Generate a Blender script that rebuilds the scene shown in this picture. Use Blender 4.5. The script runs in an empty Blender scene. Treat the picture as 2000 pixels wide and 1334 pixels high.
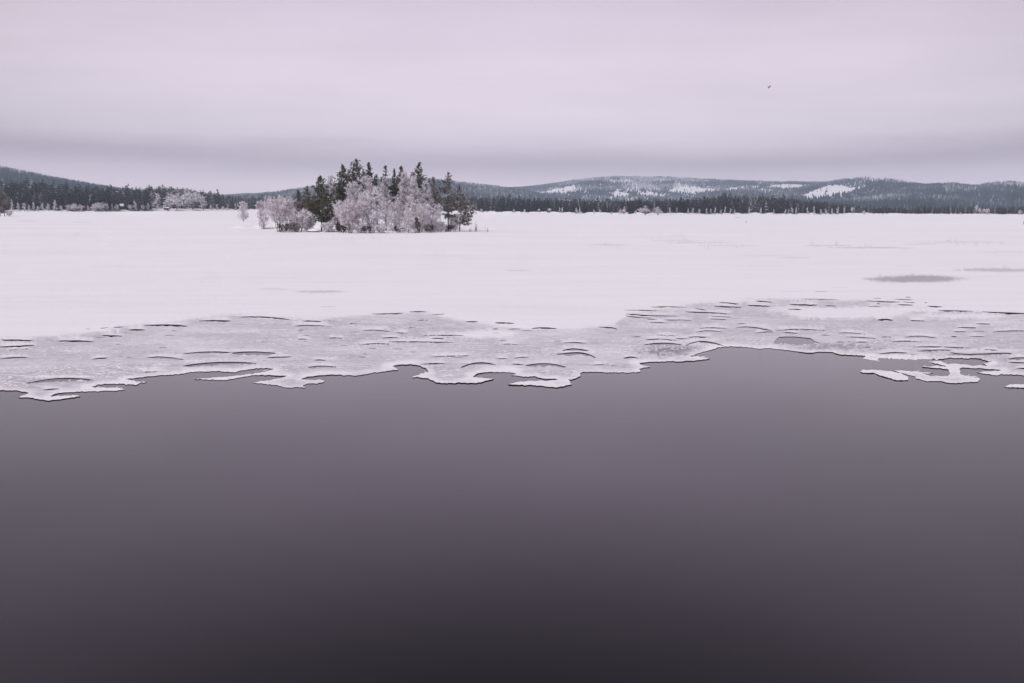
import bpy, math, random
import numpy as np
from mathutils import Matrix, Vector
from mathutils.geometry import delaunay_2d_cdt

# ------------------------------------------------------------------ camera
SC = bpy.context.scene
C = SC.collection
F, CX, CY, CAMZ = 2100.0, 1000.0, 667.0, 4.075
PITCH, ROLL = math.atan(264 / F), 0.005
MCAM = Matrix.Rotation(math.pi / 2 - PITCH, 4, 'X') @ Matrix.Rotation(ROLL, 4, 'Z')
cam = bpy.data.cameras.new('camera')
cam.lens = 37.8
cam.sensor_width = 36.0
cam.clip_start = 0.1
cam.clip_end = 20000
camo = bpy.data.objects.new('camera', cam)
camo.matrix_world = Matrix.Translation((0, 0, CAMZ)) @ MCAM
C.objects.link(camo)
SC.camera = camo
M3 = np.array(MCAM.to_3x3())

# ------------------------------------------------------------------ sky, sun, exposure
SUN_EL, SUN_AZ = math.radians(50), math.radians(-150)     # azimuth from +Y, clockwise
world = bpy.data.worlds.new('World')
SC.world = world
world.use_nodes = True
wn = world.node_tree
wn.nodes.clear()


class NT:
    """tiny helper for node trees"""
    def __init__(s, tree):
        s.t = tree

    def n(s, kind, **kw):
        nd = s.t.nodes.new(kind)
        for k, v in kw.items():
            if k == 'inp':
                for a, b in v.items():
                    if isinstance(b, bpy.types.NodeSocket):
                        s.t.links.new(b, nd.inputs[a])
                    else:
                        nd.inputs[a].default_value = b
            else:
                setattr(nd, k, v)
        return nd

    def m(s, op, a, b=0.0, c=None, clamp=False):
        nd = s.t.nodes.new('ShaderNodeMath')
        nd.operation = op
        nd.use_clamp = clamp
        for i, x in enumerate([a, b] + ([c] if c is not None else [])):
            if isinstance(x, bpy.types.NodeSocket):
                s.t.links.new(x, nd.inputs[i])
            else:
                nd.inputs[i].default_value = x
        return nd.outputs[0]

    def mix(s, f, a, b, blend='MIX'):
        nd = s.t.nodes.new('ShaderNodeMix')
        nd.data_type = 'RGBA'
        nd.blend_type = blend
        for i, x in ((0, f), (6, a), (7, b)):
            if isinstance(x, bpy.types.NodeSocket):
                s.t.links.new(x, nd.inputs[i])
            elif i == 0:
                nd.inputs[i].default_value = x
            else:
                nd.inputs[i].default_value = (*x, 1)
        return nd.outputs[2]

    def ramp(s, f, stops, interp='LINEAR'):
        nd = s.t.nodes.new('ShaderNodeValToRGB')
        cr = nd.color_ramp
        cr.interpolation = interp
        while len(cr.elements) < len(stops):
            cr.elements.new(0.5)
        for e, (p, c) in zip(cr.elements, stops):
            e.position = p
            e.color = (*c, 1) if len(c) == 3 else c
        s.t.links.new(f, nd.inputs[0])
        return nd.outputs[0]

    def noise(s, vec, scale, detail=3, rough=0.5):
        nd = s.n('ShaderNodeTexNoise', inp={'Scale': scale, 'Detail': detail, 'Roughness': rough})
        if vec is not None:
            s.t.links.new(vec, nd.inputs['Vector'])
        return nd.outputs['Fac']

    def mapping(s, vec, scale=(1, 1, 1), loc=(0, 0, 0), rot=(0, 0, 0)):
        nd = s.n('ShaderNodeMapping')
        s.t.links.new(vec, nd.inputs[0])
        nd.inputs['Scale'].default_value = scale
        nd.inputs['Location'].default_value = loc
        nd.inputs['Rotation'].default_value = rot
        return nd.outputs[0]


def lin(r, g, b):
    f = lambda v: (v / 255 / 12.92) if v / 255 <= .04045 else ((v / 255 + .055) / 1.055) ** 2.4
    return (f(r), f(g), f(b))


w = NT(wn)
tc = w.n('ShaderNodeTexCoord').outputs['Generated']
sep = w.n('ShaderNodeSeparateXYZ')
wn.links.new(tc, sep.inputs[0])
sky = w.n('ShaderNodeTexSky', sky_type='NISHITA', sun_disc=False, sun_elevation=SUN_EL, sun_rotation=SUN_AZ)
skyc = w.n('ShaderNodeVectorMath', operation='SCALE', inp={0: sky.outputs[0], 'Scale': 0.1})
# a stratus deck: luminance by elevation, ragged by layered noise
az = w.m('ARCTAN2', sep.outputs[0], sep.outputs[1])
lay = w.n('ShaderNodeCombineXYZ', inp={0: w.m('MULTIPLY', az, 1.6), 1: 0.0, 2: w.m('MULTIPLY', sep.outputs[2], 22.0)}).outputs[0]
n1 = w.noise(lay, 1.1, 4, 0.55)
n2 = w.noise(w.mapping(lay, (2.2, 1, 2.4), (3, 1, 7)), 1.0, 5, 0.6)
broad = w.noise(w.mapping(tc, (1.3, 1.3, 2.0), (4.3, 1.2, 0)), 1.5, 2, 0.5)
el = w.m('ADD', sep.outputs[2], w.m('MULTIPLY', w.m('SUBTRACT', n1, 0.42), 0.022))
el = w.m('ADD', el, w.m('MULTIPLY', w.m('SUBTRACT', n2, 0.5), 0.012))
az2 = w.m('MINIMUM', w.m('MULTIPLY', az, az), 0.25)
el = w.m('MULTIPLY', el, w.m('SUBTRACT', 1.0, w.m('MULTIPLY', az2, 1.1)))
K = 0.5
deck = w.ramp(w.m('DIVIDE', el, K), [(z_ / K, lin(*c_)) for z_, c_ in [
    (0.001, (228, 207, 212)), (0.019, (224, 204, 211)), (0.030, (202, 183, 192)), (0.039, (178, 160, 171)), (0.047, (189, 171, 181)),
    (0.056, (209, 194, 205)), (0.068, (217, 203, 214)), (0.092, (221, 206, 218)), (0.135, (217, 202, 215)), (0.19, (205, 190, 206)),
    (0.26, (196, 180, 199)), (0.34, (162, 147, 165)), (0.44, (104, 96, 107)), (0.50, (94, 88, 97))]], 'CARDINAL')  # above the view the deck is darkened to deepen the water's reflection
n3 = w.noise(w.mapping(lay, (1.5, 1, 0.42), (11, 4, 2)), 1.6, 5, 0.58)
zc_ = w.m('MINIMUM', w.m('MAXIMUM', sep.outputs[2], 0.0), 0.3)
bfac = w.m('SUBTRACT', 1.0, w.m('MULTIPLY', az2, w.m('ADD', 0.45, w.m('MULTIPLY', zc_, 3.0))))  # side dimming, stronger higher up, also shaped to darken the water's flanks
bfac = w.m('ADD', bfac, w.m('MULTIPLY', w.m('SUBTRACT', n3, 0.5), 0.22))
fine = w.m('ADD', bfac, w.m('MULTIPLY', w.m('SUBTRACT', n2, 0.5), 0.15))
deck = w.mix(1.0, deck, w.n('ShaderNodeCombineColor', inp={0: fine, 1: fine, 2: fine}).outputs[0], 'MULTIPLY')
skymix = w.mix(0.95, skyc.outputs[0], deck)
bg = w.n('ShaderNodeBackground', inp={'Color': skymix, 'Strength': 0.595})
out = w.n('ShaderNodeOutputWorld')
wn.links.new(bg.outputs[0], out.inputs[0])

sun = bpy.data.lights.new('sun', 'SUN')
sun.energy = 1.5
sun.angle = math.radians(40)
sun.color = (1.0, 0.95, 0.98)
suno = bpy.data.objects.new('sun', sun)
sd = Vector((math.sin(SUN_AZ) * math.cos(SUN_EL), math.cos(SUN_AZ) * math.cos(SUN_EL), math.sin(SUN_EL)))
suno.rotation_euler = sd.to_track_quat('Z', 'Y').to_euler()
suno.location = sd * 50
C.objects.link(suno)

SC.view_settings.view_transform = 'Standard'
SC.view_settings.look = 'None'
SC.view_settings.exposure = 0.97
SC.view_settings.gamma = 1.0
SC.render.engine = 'CYCLES'
SC.cycles.use_denoising = True
SC.cycles.max_bounces = 8
SC.cycles.diffuse_bounces = 4
SC.cycles.volume_bounces = 1
SC.cycles.sample_clamp_indirect = 8.0

# ------------------------------------------------------------------ helpers
def rays(u, v):
    u, v = np.asarray(u, float), np.asarray(v, float)
    d = np.stack([(u - CX) / F, -(v - CY) / F, -np.ones_like(u)], -1)
    return d @ M3.T


def on_plane(u, v, z=0.0):
    """where the sight line of a photo pixel meets the level z"""
    d = rays(u, v)
    t = (z - CAMZ) / d[..., 2]
    return np.array([0, 0, CAMZ]) + d * t[..., None]


def az_of(u, v=405):
    d = rays(u, np.full(np.shape(u), v, float))
    return np.arctan2(d[..., 0], d[..., 1])


def z_at(u, v, r):
    """height of the sight line of a pixel at horizontal range r"""
    d = rays(u, v)
    return CAMZ + r * d[..., 2] / np.hypot(d[..., 0], d[..., 1])


def project(P):
    q = (P - np.array([0, 0, CAMZ])) @ M3
    return CX + F * q[:, 0] / -q[:, 2], CY - F * q[:, 1] / -q[:, 2]


def horizon(u):
    return 398 + 0.005 * np.asarray(u, float)


def h2(ix, iy, seed):
    with np.errstate(over='ignore'):
        n = (ix.astype(np.int64) * 374761393 + iy.astype(np.int64) * 668265263 + seed * 974711) & 0xffffffff
        n = ((n ^ (n >> 13)) * 1274126177) & 0xffffffff
        n = n ^ (n >> 16)
    return (n & 0xffff) / 65535.0


def vnoise(x, y, seed=0):
    x, y = np.asarray(x, float), np.asarray(y, float)
    ix, iy = np.floor(x), np.floor(y)
    fx, fy = x - ix, y - iy
    fx, fy = fx * fx * (3 - 2 * fx), fy * fy * (3 - 2 * fy)
    a, b = h2(ix, iy, seed), h2(ix + 1, iy, seed)
    c, d = h2(ix, iy + 1, seed), h2(ix + 1, iy + 1, seed)
    return (a * (1 - fx) + b * fx) * (1 - fy) + (c * (1 - fx) + d * fx) * fy - 0.5


def fbm(x, y, seed=0, octv=4):
    s, a = 0, 1.0
    for k in range(octv):
        s = s + a * vnoise(np.asarray(x) * 2 ** k, np.asarray(y) * 2 ** k, seed + k * 17)
        a *= 0.5
    return s


def sstep(x):
    x = np.clip(x, 0, 1)
    return x * x * (3 - 2 * x)


def in_poly(px, py, poly):
    poly = np.asarray(poly, float)
    res = np.zeros(len(px), bool)
    bb = (px >= poly[:, 0].min()) & (px <= poly[:, 0].max()) & (py >= poly[:, 1].min()) & (py <= poly[:, 1].max())
    k = np.nonzero(bb)[0]
    if not len(k):
        return res
    x, y = px[k], py[k]
    ins = np.zeros(len(k), bool)
    x0, y0 = poly[-1]
    for x1, y1 in poly:
        if y0 != y1:
            ins ^= ((y1 > y) != (y0 > y)) & (x < (x0 - x1) * (y - y1) / (y0 - y1) + x1)
        x0, y0 = x1, y1
    res[k] = ins
    return res


def mesh(name, V, T, mats, matidx=None, attrs=None, smooth=False):
    V = np.asarray(V, np.float32)
    T = np.asarray(T, np.int32)
    me = bpy.data.meshes.new(name)
    k = T.shape[1]
    me.vertices.add(len(V))
    me.vertices.foreach_set('co', V.ravel())
    me.loops.add(T.size)
    me.loops.foreach_set('vertex_index', T.ravel())
    me.polygons.add(len(T))
    me.polygons.foreach_set('loop_start', np.arange(0, T.size, k, dtype=np.int32))
    me.polygons.foreach_set('loop_total', np.full(len(T), k, np.int32))
    for mt in mats:
        me.materials.append(mt)
    if matidx is not None:
        me.polygons.foreach_set('material_index', np.asarray(matidx, np.int32))
    me.polygons.foreach_set('use_smooth', np.full(len(T), smooth, bool))
    for an, av in (attrs or {}).items():
        at = me.attributes.new(an, 'FLOAT', 'POINT')
        at.data.foreach_set('value', np.asarray(av, np.float32))
    me.update(calc_edges=True)
    return me


def link(name, me, parent=None, loc=None):
    o = bpy.data.objects.new(name, me)
    C.objects.link(o)
    if parent:
        o.parent = parent
    if loc is not None:
        o.location = loc
    return o


def tag(o, label=None, cat=None, group=None, kind=None):
    for k, v in (('label', label), ('category', cat), ('group', group), ('kind', kind)):
        if v:
            o[k] = v
    return o


def empty(name, loc, rz=0.0):
    o = bpy.data.objects.new(name, None)
    o.empty_display_size = 0.5
    C.objects.link(o)
    o.location = loc
    o.rotation_euler = (0, 0, rz)
    return o


class Buf:
    """collects triangles"""
    def __init__(s):
        s.V, s.T, s.A, s.n = [], [], [], 0

    def add(s, V, T, a=None):
        V = np.asarray(V, float).reshape(-1, 3)
        T = np.asarray(T, np.int64).reshape(-1, 3)
        s.V.append(V)
        s.T.append(T + s.n)
        s.A.append(np.zeros(len(V)) if a is None else np.broadcast_to(np.asarray(a, float), (len(V),)))
        s.n += len(V)

    def prisms(s, P0, P1, R0, R1, n=3, a=None):
        P0, P1 = np.asarray(P0, float).reshape(-1, 3), np.asarray(P1, float).reshape(-1, 3)
        m = len(P0)
        if not m:
            return
        R0, R1 = np.broadcast_to(R0, (m,)), np.broadcast_to(R1, (m,))
        D = P1 - P0
        D = D / np.maximum(np.linalg.norm(D, axis=1), 1e-9)[:, None]
        ref = np.where(np.abs(D[:, 2:3]) > 0.9, np.array([[1., 0, 0]]), np.array([[0., 0, 1]]))
        X = np.cross(D, ref)
        X /= np.linalg.norm(X, axis=1)[:, None]
        Y = np.cross(D, X)
        th = np.arange(n) * 2 * np.pi / n
        ring = X[:, None] * np.cos(th)[None, :, None] + Y[:, None] * np.sin(th)[None, :, None]
        V = np.concatenate([P0[:, None] + ring * R0[:, None, None], P1[:, None] + ring * R1[:, None, None]], 1)
        q = []
        for k in range(n):
            j = (k + 1) % n
            q += [(k, j, n + j), (k, n + j, n + k)]
        T = np.array(q)[None] + (np.arange(m) * 2 * n)[:, None, None]
        aa = None if a is None else np.repeat(np.broadcast_to(a, (m,)), 2 * n)
        s.add(V, T, aa)

    def blades(s, P0, P1, W, rng, a=None):
        """thin pointed twigs / needle sprays"""
        P0, P1 = np.asarray(P0, float).reshape(-1, 3), np.asarray(P1, float).reshape(-1, 3)
        m = len(P0)
        if not m:
            return
        D = P1 - P0
        X = np.cross(D, rng.normal(size=(m, 3)))
        X /= np.maximum(np.linalg.norm(X, axis=1), 1e-9)[:, None]
        W = np.broadcast_to(W, (m,))[:, None]
        mid = P0 + D * 0.35
        V = np.stack([P0, mid + X * W, P1, mid - X * W], 1)
        T = np.array([(0, 1, 2), (0, 2, 3)])[None] + (np.arange(m) * 4)[:, None, None]
        s.add(V, T, None if a is None else np.repeat(np.broadcast_to(a, (m,)), 4))

    def box(s, c, d, a=None):
        c, d = np.array(c, float), np.array(d, float) / 2
        V = np.array([[x, y, z] for x in (-1, 1) for y in (-1, 1) for z in (-1, 1)]) * d + c
        s.add(V, [(0, 1, 3), (0, 3, 2), (4, 6, 7), (4, 7, 5), (0, 4, 5), (0, 5, 1), (2, 3, 7), (2, 7, 6), (0, 2, 6), (0, 6, 4), (1, 5, 7), (1, 7, 3)], a)

    def arrays(s):
        return np.concatenate(s.V), np.concatenate(s.T), np.concatenate(s.A)

    def mesh(s, name, mats, smooth=False):
        V, T, A = s.arrays()
        return mesh(name, V, T, mats, attrs={'tone': A}, smooth=smooth)


# ------------------------------------------------------------------ materials
def material(name):
    m = bpy.data.materials.new(name)
    m.use_nodes = True
    m.node_tree.nodes.clear()
    t = NT(m.node_tree)
    b = t.n('ShaderNodeBsdfPrincipled')
    o = t.n('ShaderNodeOutputMaterial')
    m.node_tree.links.new(b.outputs[0], o.inputs[0])
    return m, t, b


def setin(t, b, **kw):
    for k, v in kw.items():
        k = k.replace('_', ' ')
        if isinstance(v, bpy.types.NodeSocket):
            t.t.links.new(v, b.inputs[k])
        else:
            b.inputs[k].default_value = (*v, 1) if isinstance(v, tuple) and len(v) == 3 else v


def attr(t, name):
    return t.n('ShaderNodeAttribute', attribute_name=name).outputs['Fac']


def pos(t):
    return t.n('ShaderNodeNewGeometry').outputs['Position']


def bump(t, h, strength, dist):
    return t.n('ShaderNodeBump', inp={'Height': h, 'Strength': strength, 'Distance': dist}).outputs[0]


SNOWC = (0.87, 0.86, 0.88)
# open water
M_water, t, b = material('dark_lake_water')
p = pos(t)
wv = t.m('ADD', t.noise(t.mapping(p, (1.0, 1.7, 1)), 1.3, 3, 0.5), t.m('MULTIPLY', t.noise(t.mapping(p, (1, 1.5, 1)), 7.0, 2), 0.25))
setin(t, b, Base_Color=(0.003, 0.003, 0.004), Roughness=t.m('ADD', 0.05, t.m('MULTIPLY', t.noise(t.mapping(p, (0.05, 0.16, 1)), 1.0, 3), 0.03)), IOR=1.35, Normal=bump(t, wv, 0.05, 0.02))
# lake ice, from wet grey crust to snow cover
M_ice, t, b = material('snow_covered_ice')
p = pos(t)
sn, wet = attr(t, 'snow'), attr(t, 'wet')
streak = t.noise(t.mapping(p, (0.35, 1.3, 1)), 1.6, 6, 0.65)
streak2 = t.noise(t.mapping(p, (0.8, 2.4, 1), (3, 9, 0)), 3.5, 5, 0.7)
grain = t.noise(p, 9.0, 4, 0.7)
mott = t.m('ADD', t.m('MULTIPLY', streak, 0.5), t.m('ADD', t.m('MULTIPLY', streak2, 0.35), t.m('MULTIPLY', grain, 0.15)))
cov = t.m('ADD', t.m('MULTIPLY', sn, 1.25), t.m('MULTIPLY', t.m('SUBTRACT', mott, 0.5), 2.1), clamp=True)
cov = t.m('SMOOTHSTEP', 0.0, 0.0) if False else cov
fleck = t.noise(t.mapping(p, (1.6, 3.4, 1), (1, 5, 0)), 6.0, 4, 0.75)
icec = t.mix(t.ramp(t.m('ADD', t.m('MULTIPLY', streak2, 0.6), t.m('MULTIPLY', fleck, 0.4)), [(0.40, (0, 0, 0)), (0.60, (1, 1, 1))]), (0.41, 0.38, 0.435), (0.70, 0.67, 0.72))
big = t.noise(t.mapping(p, (0.02, 0.05, 1)), 1.0, 5, 0.6)
wind = t.noise(t.mapping(p, (0.10, 0.55, 1), (7, 2, 0), (0, 0, 0.12)), 1.0, 6, 0.65)
snowc = t.mix(t.ramp(t.m('ADD', t.m('MULTIPLY', big, 0.5), t.m('MULTIPLY', wind, 0.5)), [(0.38, (0, 0, 0)), (0.58, (1, 1, 1))]), (0.83, 0.822, 0.845), (0.885, 0.875, 0.895))
col = t.mix(cov, icec, snowc)
wetn = t.m('MULTIPLY', wet, t.m('ADD', 0.55, t.m('MULTIPLY', mott, 0.9)), clamp=True)
col = t.mix(wetn, col, (0.22, 0.20, 0.235))
hgt = t.m('ADD', t.m('MULTIPLY', streak, 0.6), t.m('ADD', t.m('MULTIPLY', streak2, 0.3), t.m('MULTIPLY', grain, 0.12)))
setin(t, b, Base_Color=col, Roughness=t.m('ADD', 0.55, t.m('MULTIPLY', cov, 0.4)), Normal=bump(t, hgt, 0.35, 0.06))
b.inputs['Specular IOR Level'].default_value = 0.25
# broken wet rim of the ice
M_rim, t, b = material('dark_wet_ice_rim')
setin(t, b, Base_Color=(0.045, 0.036, 0.052), Roughness=0.6)
b.inputs['Specular IOR Level'].default_value = 0.1
# land snow
M_snow, t, b = material('land_snow')
p = pos(t)
n = t.noise(p, 0.6, 5, 0.6)
setin(t, b, Base_Color=t.mix(n, (0.80, 0.79, 0.82), SNOWC), Roughness=0.9, Normal=bump(t, t.noise(p, 2.0, 4), 0.4, 0.1))
b.inputs['Specular IOR Level'].default_value = 0.2
M_crumb, t, b = material('packed_snow_crumbs')
setin(t, b, Base_Color=t.mix(t.noise(pos(t), 3.0, 3), (0.62, 0.60, 0.64), (0.82, 0.81, 0.83)), Roughness=0.9)
b.inputs['Specular IOR Level'].default_value = 0.2
# forest floor on land and hills
M_floor, t, b = material('forest_floor_snow')
p = pos(t)
setin(t, b, Base_Color=t.mix(t.noise(p, 0.05, 4), (0.72, 0.71, 0.75), (0.84, 0.83, 0.86)), Roughness=0.95)
b.inputs['Specular IOR Level'].default_value = 0.1


def foliage(name, dark, light, frost, fr0, fr1, rnd=0.0):
    """needles: tone 0..1 runs from bare green to frosted"""
    m, t, b = material(name)
    tn = attr(t, 'tone')
    if rnd:
        oi = t.n('ShaderNodeObjectInfo').outputs['Random']
        tn = t.m('ADD', tn, t.m('MULTIPLY', t.m('SUBTRACT', oi, 0.5), rnd), clamp=True)
    c = t.ramp(tn, [(0.0, dark), (fr0, light), (fr1, frost)])
    setin(t, b, Base_Color=c, Roughness=0.85)
    b.inputs['Specular IOR Level'].default_value = 0.15
    return m


M_pine = foliage('pine_needles', (0.052, 0.056, 0.036), (0.150, 0.148, 0.098), (0.40, 0.37, 0.38), 0.62, 1.0)
M_pine_frost = foliage('frosted_pine_needles', (0.070, 0.068, 0.055), (0.19, 0.175, 0.155), (0.58, 0.54, 0.56), 0.5, 1.0)
M_hoar = foliage('hoar_frost_twigs', (0.28, 0.25, 0.275), (0.68, 0.645, 0.69), (0.90, 0.875, 0.91), 0.35, 1.0)
M_hoar_pink = foliage('hoar_frost_willow_twigs', (0.29, 0.245, 0.27), (0.66, 0.605, 0.65), (0.88, 0.84, 0.88), 0.35, 1.0)
M_spruce = foliage('spruce_needles', (0.018, 0.022, 0.022), (0.050, 0.056, 0.054), (0.22, 0.22, 0.235), 0.6, 1.0, 0.35)
M_mass = foliage('distant_wood', (0.020, 0.024, 0.025), (0.055, 0.060, 0.060), (0.34, 0.33, 0.35), 0.6, 1.0)
M_hillwood = foliage('haze_blue_hillwood', (0.024, 0.040, 0.052), (0.066, 0.090, 0.110), (0.38, 0.38, 0.42), 0.6, 1.0)  # blue of the distance haze is put into these needle colours
M_bark, t, b = material('dark_bark')
n = t.noise(t.mapping(pos(t), (6, 6, 1.5)), 2.0, 4, 0.7)
setin(t, b, Base_Color=t.mix(n, (0.030, 0.023, 0.025), (0.095, 0.075, 0.078)), Roughness=0.9)
M_stem, t, b = material('rimed_stems')
n = t.noise(pos(t), 5.0, 4, 0.7)
setin(t, b, Base_Color=t.mix(t.ramp(n, [(0.42, (0, 0, 0)), (0.68, (1, 1, 1))]), (0.075, 0.055, 0.058), (0.42, 0.37, 0.40)), Roughness=0.9)


def plain(name, c, rough=0.8):
    m, t, b = material(name)
    n = t.noise(pos(t), 1.5, 4, 0.6)
    setin(t, b, Base_Color=t.mix(n, tuple(x * 0.75 for x in c), tuple(min(1, x * 1.2) for x in c)), Roughness=rough)
    return m


M_darkwood = plain('weathered_dark_boards', (0.05, 0.04, 0.042))
M_red = plain('red_painted_boards', (0.17, 0.045, 0.05))
M_rock = plain('grey_rock', (0.11, 0.10, 0.11))
M_reed = plain('dry_straw', (0.30, 0.24, 0.19))
M_bird = plain('dark_plumage', (0.05, 0.04, 0.05))
M_glass = plain('dark_window', (0.02, 0.02, 0.025), 0.2)

# ------------------------------------------------------------------ water
water = link('lake_water', mesh('lake_water', [(-3000, -600, 0), (3000, -600, 0), (3000, 3000, 0), (-3000, 3000, 0)], [(0, 1, 2, 3)], [M_water]))
tag(water, kind='structure')

# ------------------------------------------------------------------ the ice: broken front traced on the lake, cracks cut through
rng = np.random.default_rng(7)
FRONT = [(0, 759), (32, 759), (55, 764), (48, 768), (36, 772), (62, 774), (80, 777), (95, 779), (120, 776), (157, 770), (150, 768.5), (128, 769.5), (104, 771),
         (98, 770), (105, 767), (120, 764), (160, 761.5), (200, 760), (225, 760), (245, 757), (232, 753.5), (205, 754), (178, 752.8), (188, 748.8), (212, 746), (240, 746.5),
         (265, 749), (275, 744), (287, 742.5), (265, 741.5), (246, 737.3), (275, 734), (312, 730), (347, 728), (382, 723), (425, 722), (457, 724), (475, 720),
         (500, 716), (537, 717), (528, 720.5), (500, 726), (470, 730), (440, 732.5), (380, 737), (420, 738.8), (445, 738), (470, 734), (492, 729.8), (530, 730), (560, 731), (555, 734),
         (532, 738.5), (508, 741), (495, 744), (520, 747), (545, 750), (560, 754), (575, 753), (597, 753), (590, 749.5), (603, 745), (620, 746), (632, 743), (635, 740.5),
         (622, 738), (612, 739.5), (600, 738), (588, 737.3), (592, 734.5), (605, 732), (640, 728.5), (662, 729), (695, 731), (725, 726), (750, 723), (777, 718.7), (765, 712.8), (775, 710), (800, 708.7),
         (820, 711.5), (830, 717), (839, 723.5), (829, 726), (805, 733), (835, 736), (852, 744), (875, 746), (900, 744.5), (932, 745.2), (950, 741), (965, 737.5), (942, 736),
         (923, 733.5), (927, 729), (942, 724.3), (970, 723.5), (995, 724), (1010, 727), (1000, 730), (1025, 732.5), (1042, 732.2), (1060, 736.5), (1092, 737.8), (1072, 740.6),
         (1040, 741), (1008, 744), (992, 748.5), (1040, 749), (1060, 751), (1085, 754), (1100, 752), (1118, 747), (1112, 744), (1110, 739.2), (1125, 736), (1133, 731), (1135, 724.2), (1162, 723),
         (1192, 724.7), (1232, 724.7), (1250, 723), (1247, 718), (1257, 715), (1272, 713.7), (1255, 711.5), (1247, 707.2), (1270, 704), (1300, 703), (1337, 703.2), (1357, 701.7), (1387, 698.7), (1375, 696),
         (1347, 693), (1362, 688), (1378, 683), (1396, 679), (1402, 676), (1418, 674), (1447, 675), (1481, 678), (1510, 678), (1537, 681.5), (1560, 685), (1582, 687), (1594, 685),
         (1623, 685), (1640, 689.5), (1690, 693), (1686, 697), (1700, 699), (1720, 701.7), (1736, 698.3), (1774, 699.5), (1800, 698), (1840, 699), (1854, 696.5), (1886, 697), (1916, 698), (1928, 703), (1938, 703),
         (1922, 708), (1928, 711), (1900, 711.5), (1875, 709), (1850, 708), (1836, 703), (1814, 702.8), (1830, 708), (1850, 713.2), (1830, 712.8), (1800, 714), (1830, 716), (1854, 719.5), (1856, 727),
         (1852, 731.5), (1820, 731), (1802, 727), (1822, 725.6), (1790, 723), (1744, 719.5), (1760, 725), (1782, 730.5), (1790, 736), (1810, 741), (1836, 741), (1864, 745.5), (1884, 743.5), (1912, 742.5), (1918, 738), (1910, 735),
         (1888, 730.5), (1876, 727), (1874, 718), (1880, 715.5), (1920, 717.5), (1958, 720.5), (1930, 722), (1910, 725), (1920, 727), (1944, 730), (1960, 728), (2000, 730)]
for x in range(2030, 3500, 45):
    FRONT.append((x, 735 + 28 * float(fbm(x / 160, 3.3, 5)) + 0.01 * (x - 2000)))
LEFTX = []
for x in range(-30, -1500, -45):
    LEFTX.append((x, 762 + 30 * float(fbm(x / 170, 8.1, 9)) - 0.012 * x))
FRONT = LEFTX[::-1] + FRONT
FRONT = [(-1500.0, 790.0)] + FRONT + [(3500.0, 740.0)]


def roughen(poly, step, amp, seed, closed):
    P = np.array(poly, float)
    if closed:
        P = np.vstack([P, P[:1]])
    outp = []
    for a, bq in zip(P[:-1], P[1:]):
        n = max(1, int(np.hypot(*(bq - a)) / step))
        for k in range(n):
            outp.append(a + (bq - a) * k / n)
    if not closed:
        outp.append(P[-1])
    Q = np.array(outp)
    s = np.arange(len(Q))
    k = 1.0
    Q[:, 0] += amp * 2.2 * k * fbm(Q[:, 0] / 7 + s * 0.13, Q[:, 1] / 3, seed, 3)
    Q[:, 1] += amp * k * fbm(Q[:, 0] / 6 + 31, Q[:, 1] / 3 + s * 0.17, seed + 3, 3)
    return Q


def arc(pts, t):
    """a crescent gap: its far lip runs through pts, t is its width at the middle (photo pixels)"""
    P = np.array(pts, float)
    n = max(8, int((P[-1, 0] - P[0, 0]) / 4))
    s = np.linspace(0, 1, n)
    k = np.linspace(0, 1, len(P))
    if len(P) == 2:
        x = P[0, 0] + (P[1, 0] - P[0, 0]) * s
        y = P[0, 1] + (P[1, 1] - P[0, 1]) * s - 0.5 * np.sin(np.pi * s)
    else:
        deg = len(P) - 1
        kx = (P[:, 0] - P[0, 0]) / (P[-1, 0] - P[0, 0])
        x = P[0, 0] + (P[-1, 0] - P[0, 0]) * s
        y = np.polyval(np.polyfit(kx, P[:, 1], deg), s)
    sd_ = int(abs(P[0, 0] * 7 + P[0, 1] * 3)) % 9973
    y = y + 0.55 * fbm(x / 7, y * 0 + 0.5, sd_, 3)
    wdt = t * np.sin(np.pi * s) ** 0.55 * (1 + 0.8 * fbm(x / 9, y * 0 + 2.5, sd_ + 5, 3))
    near = y + np.maximum(wdt, 0.15)
    return np.vstack([np.stack([x, y], 1), np.stack([x, near], 1)[::-1][1:-1]])


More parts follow.
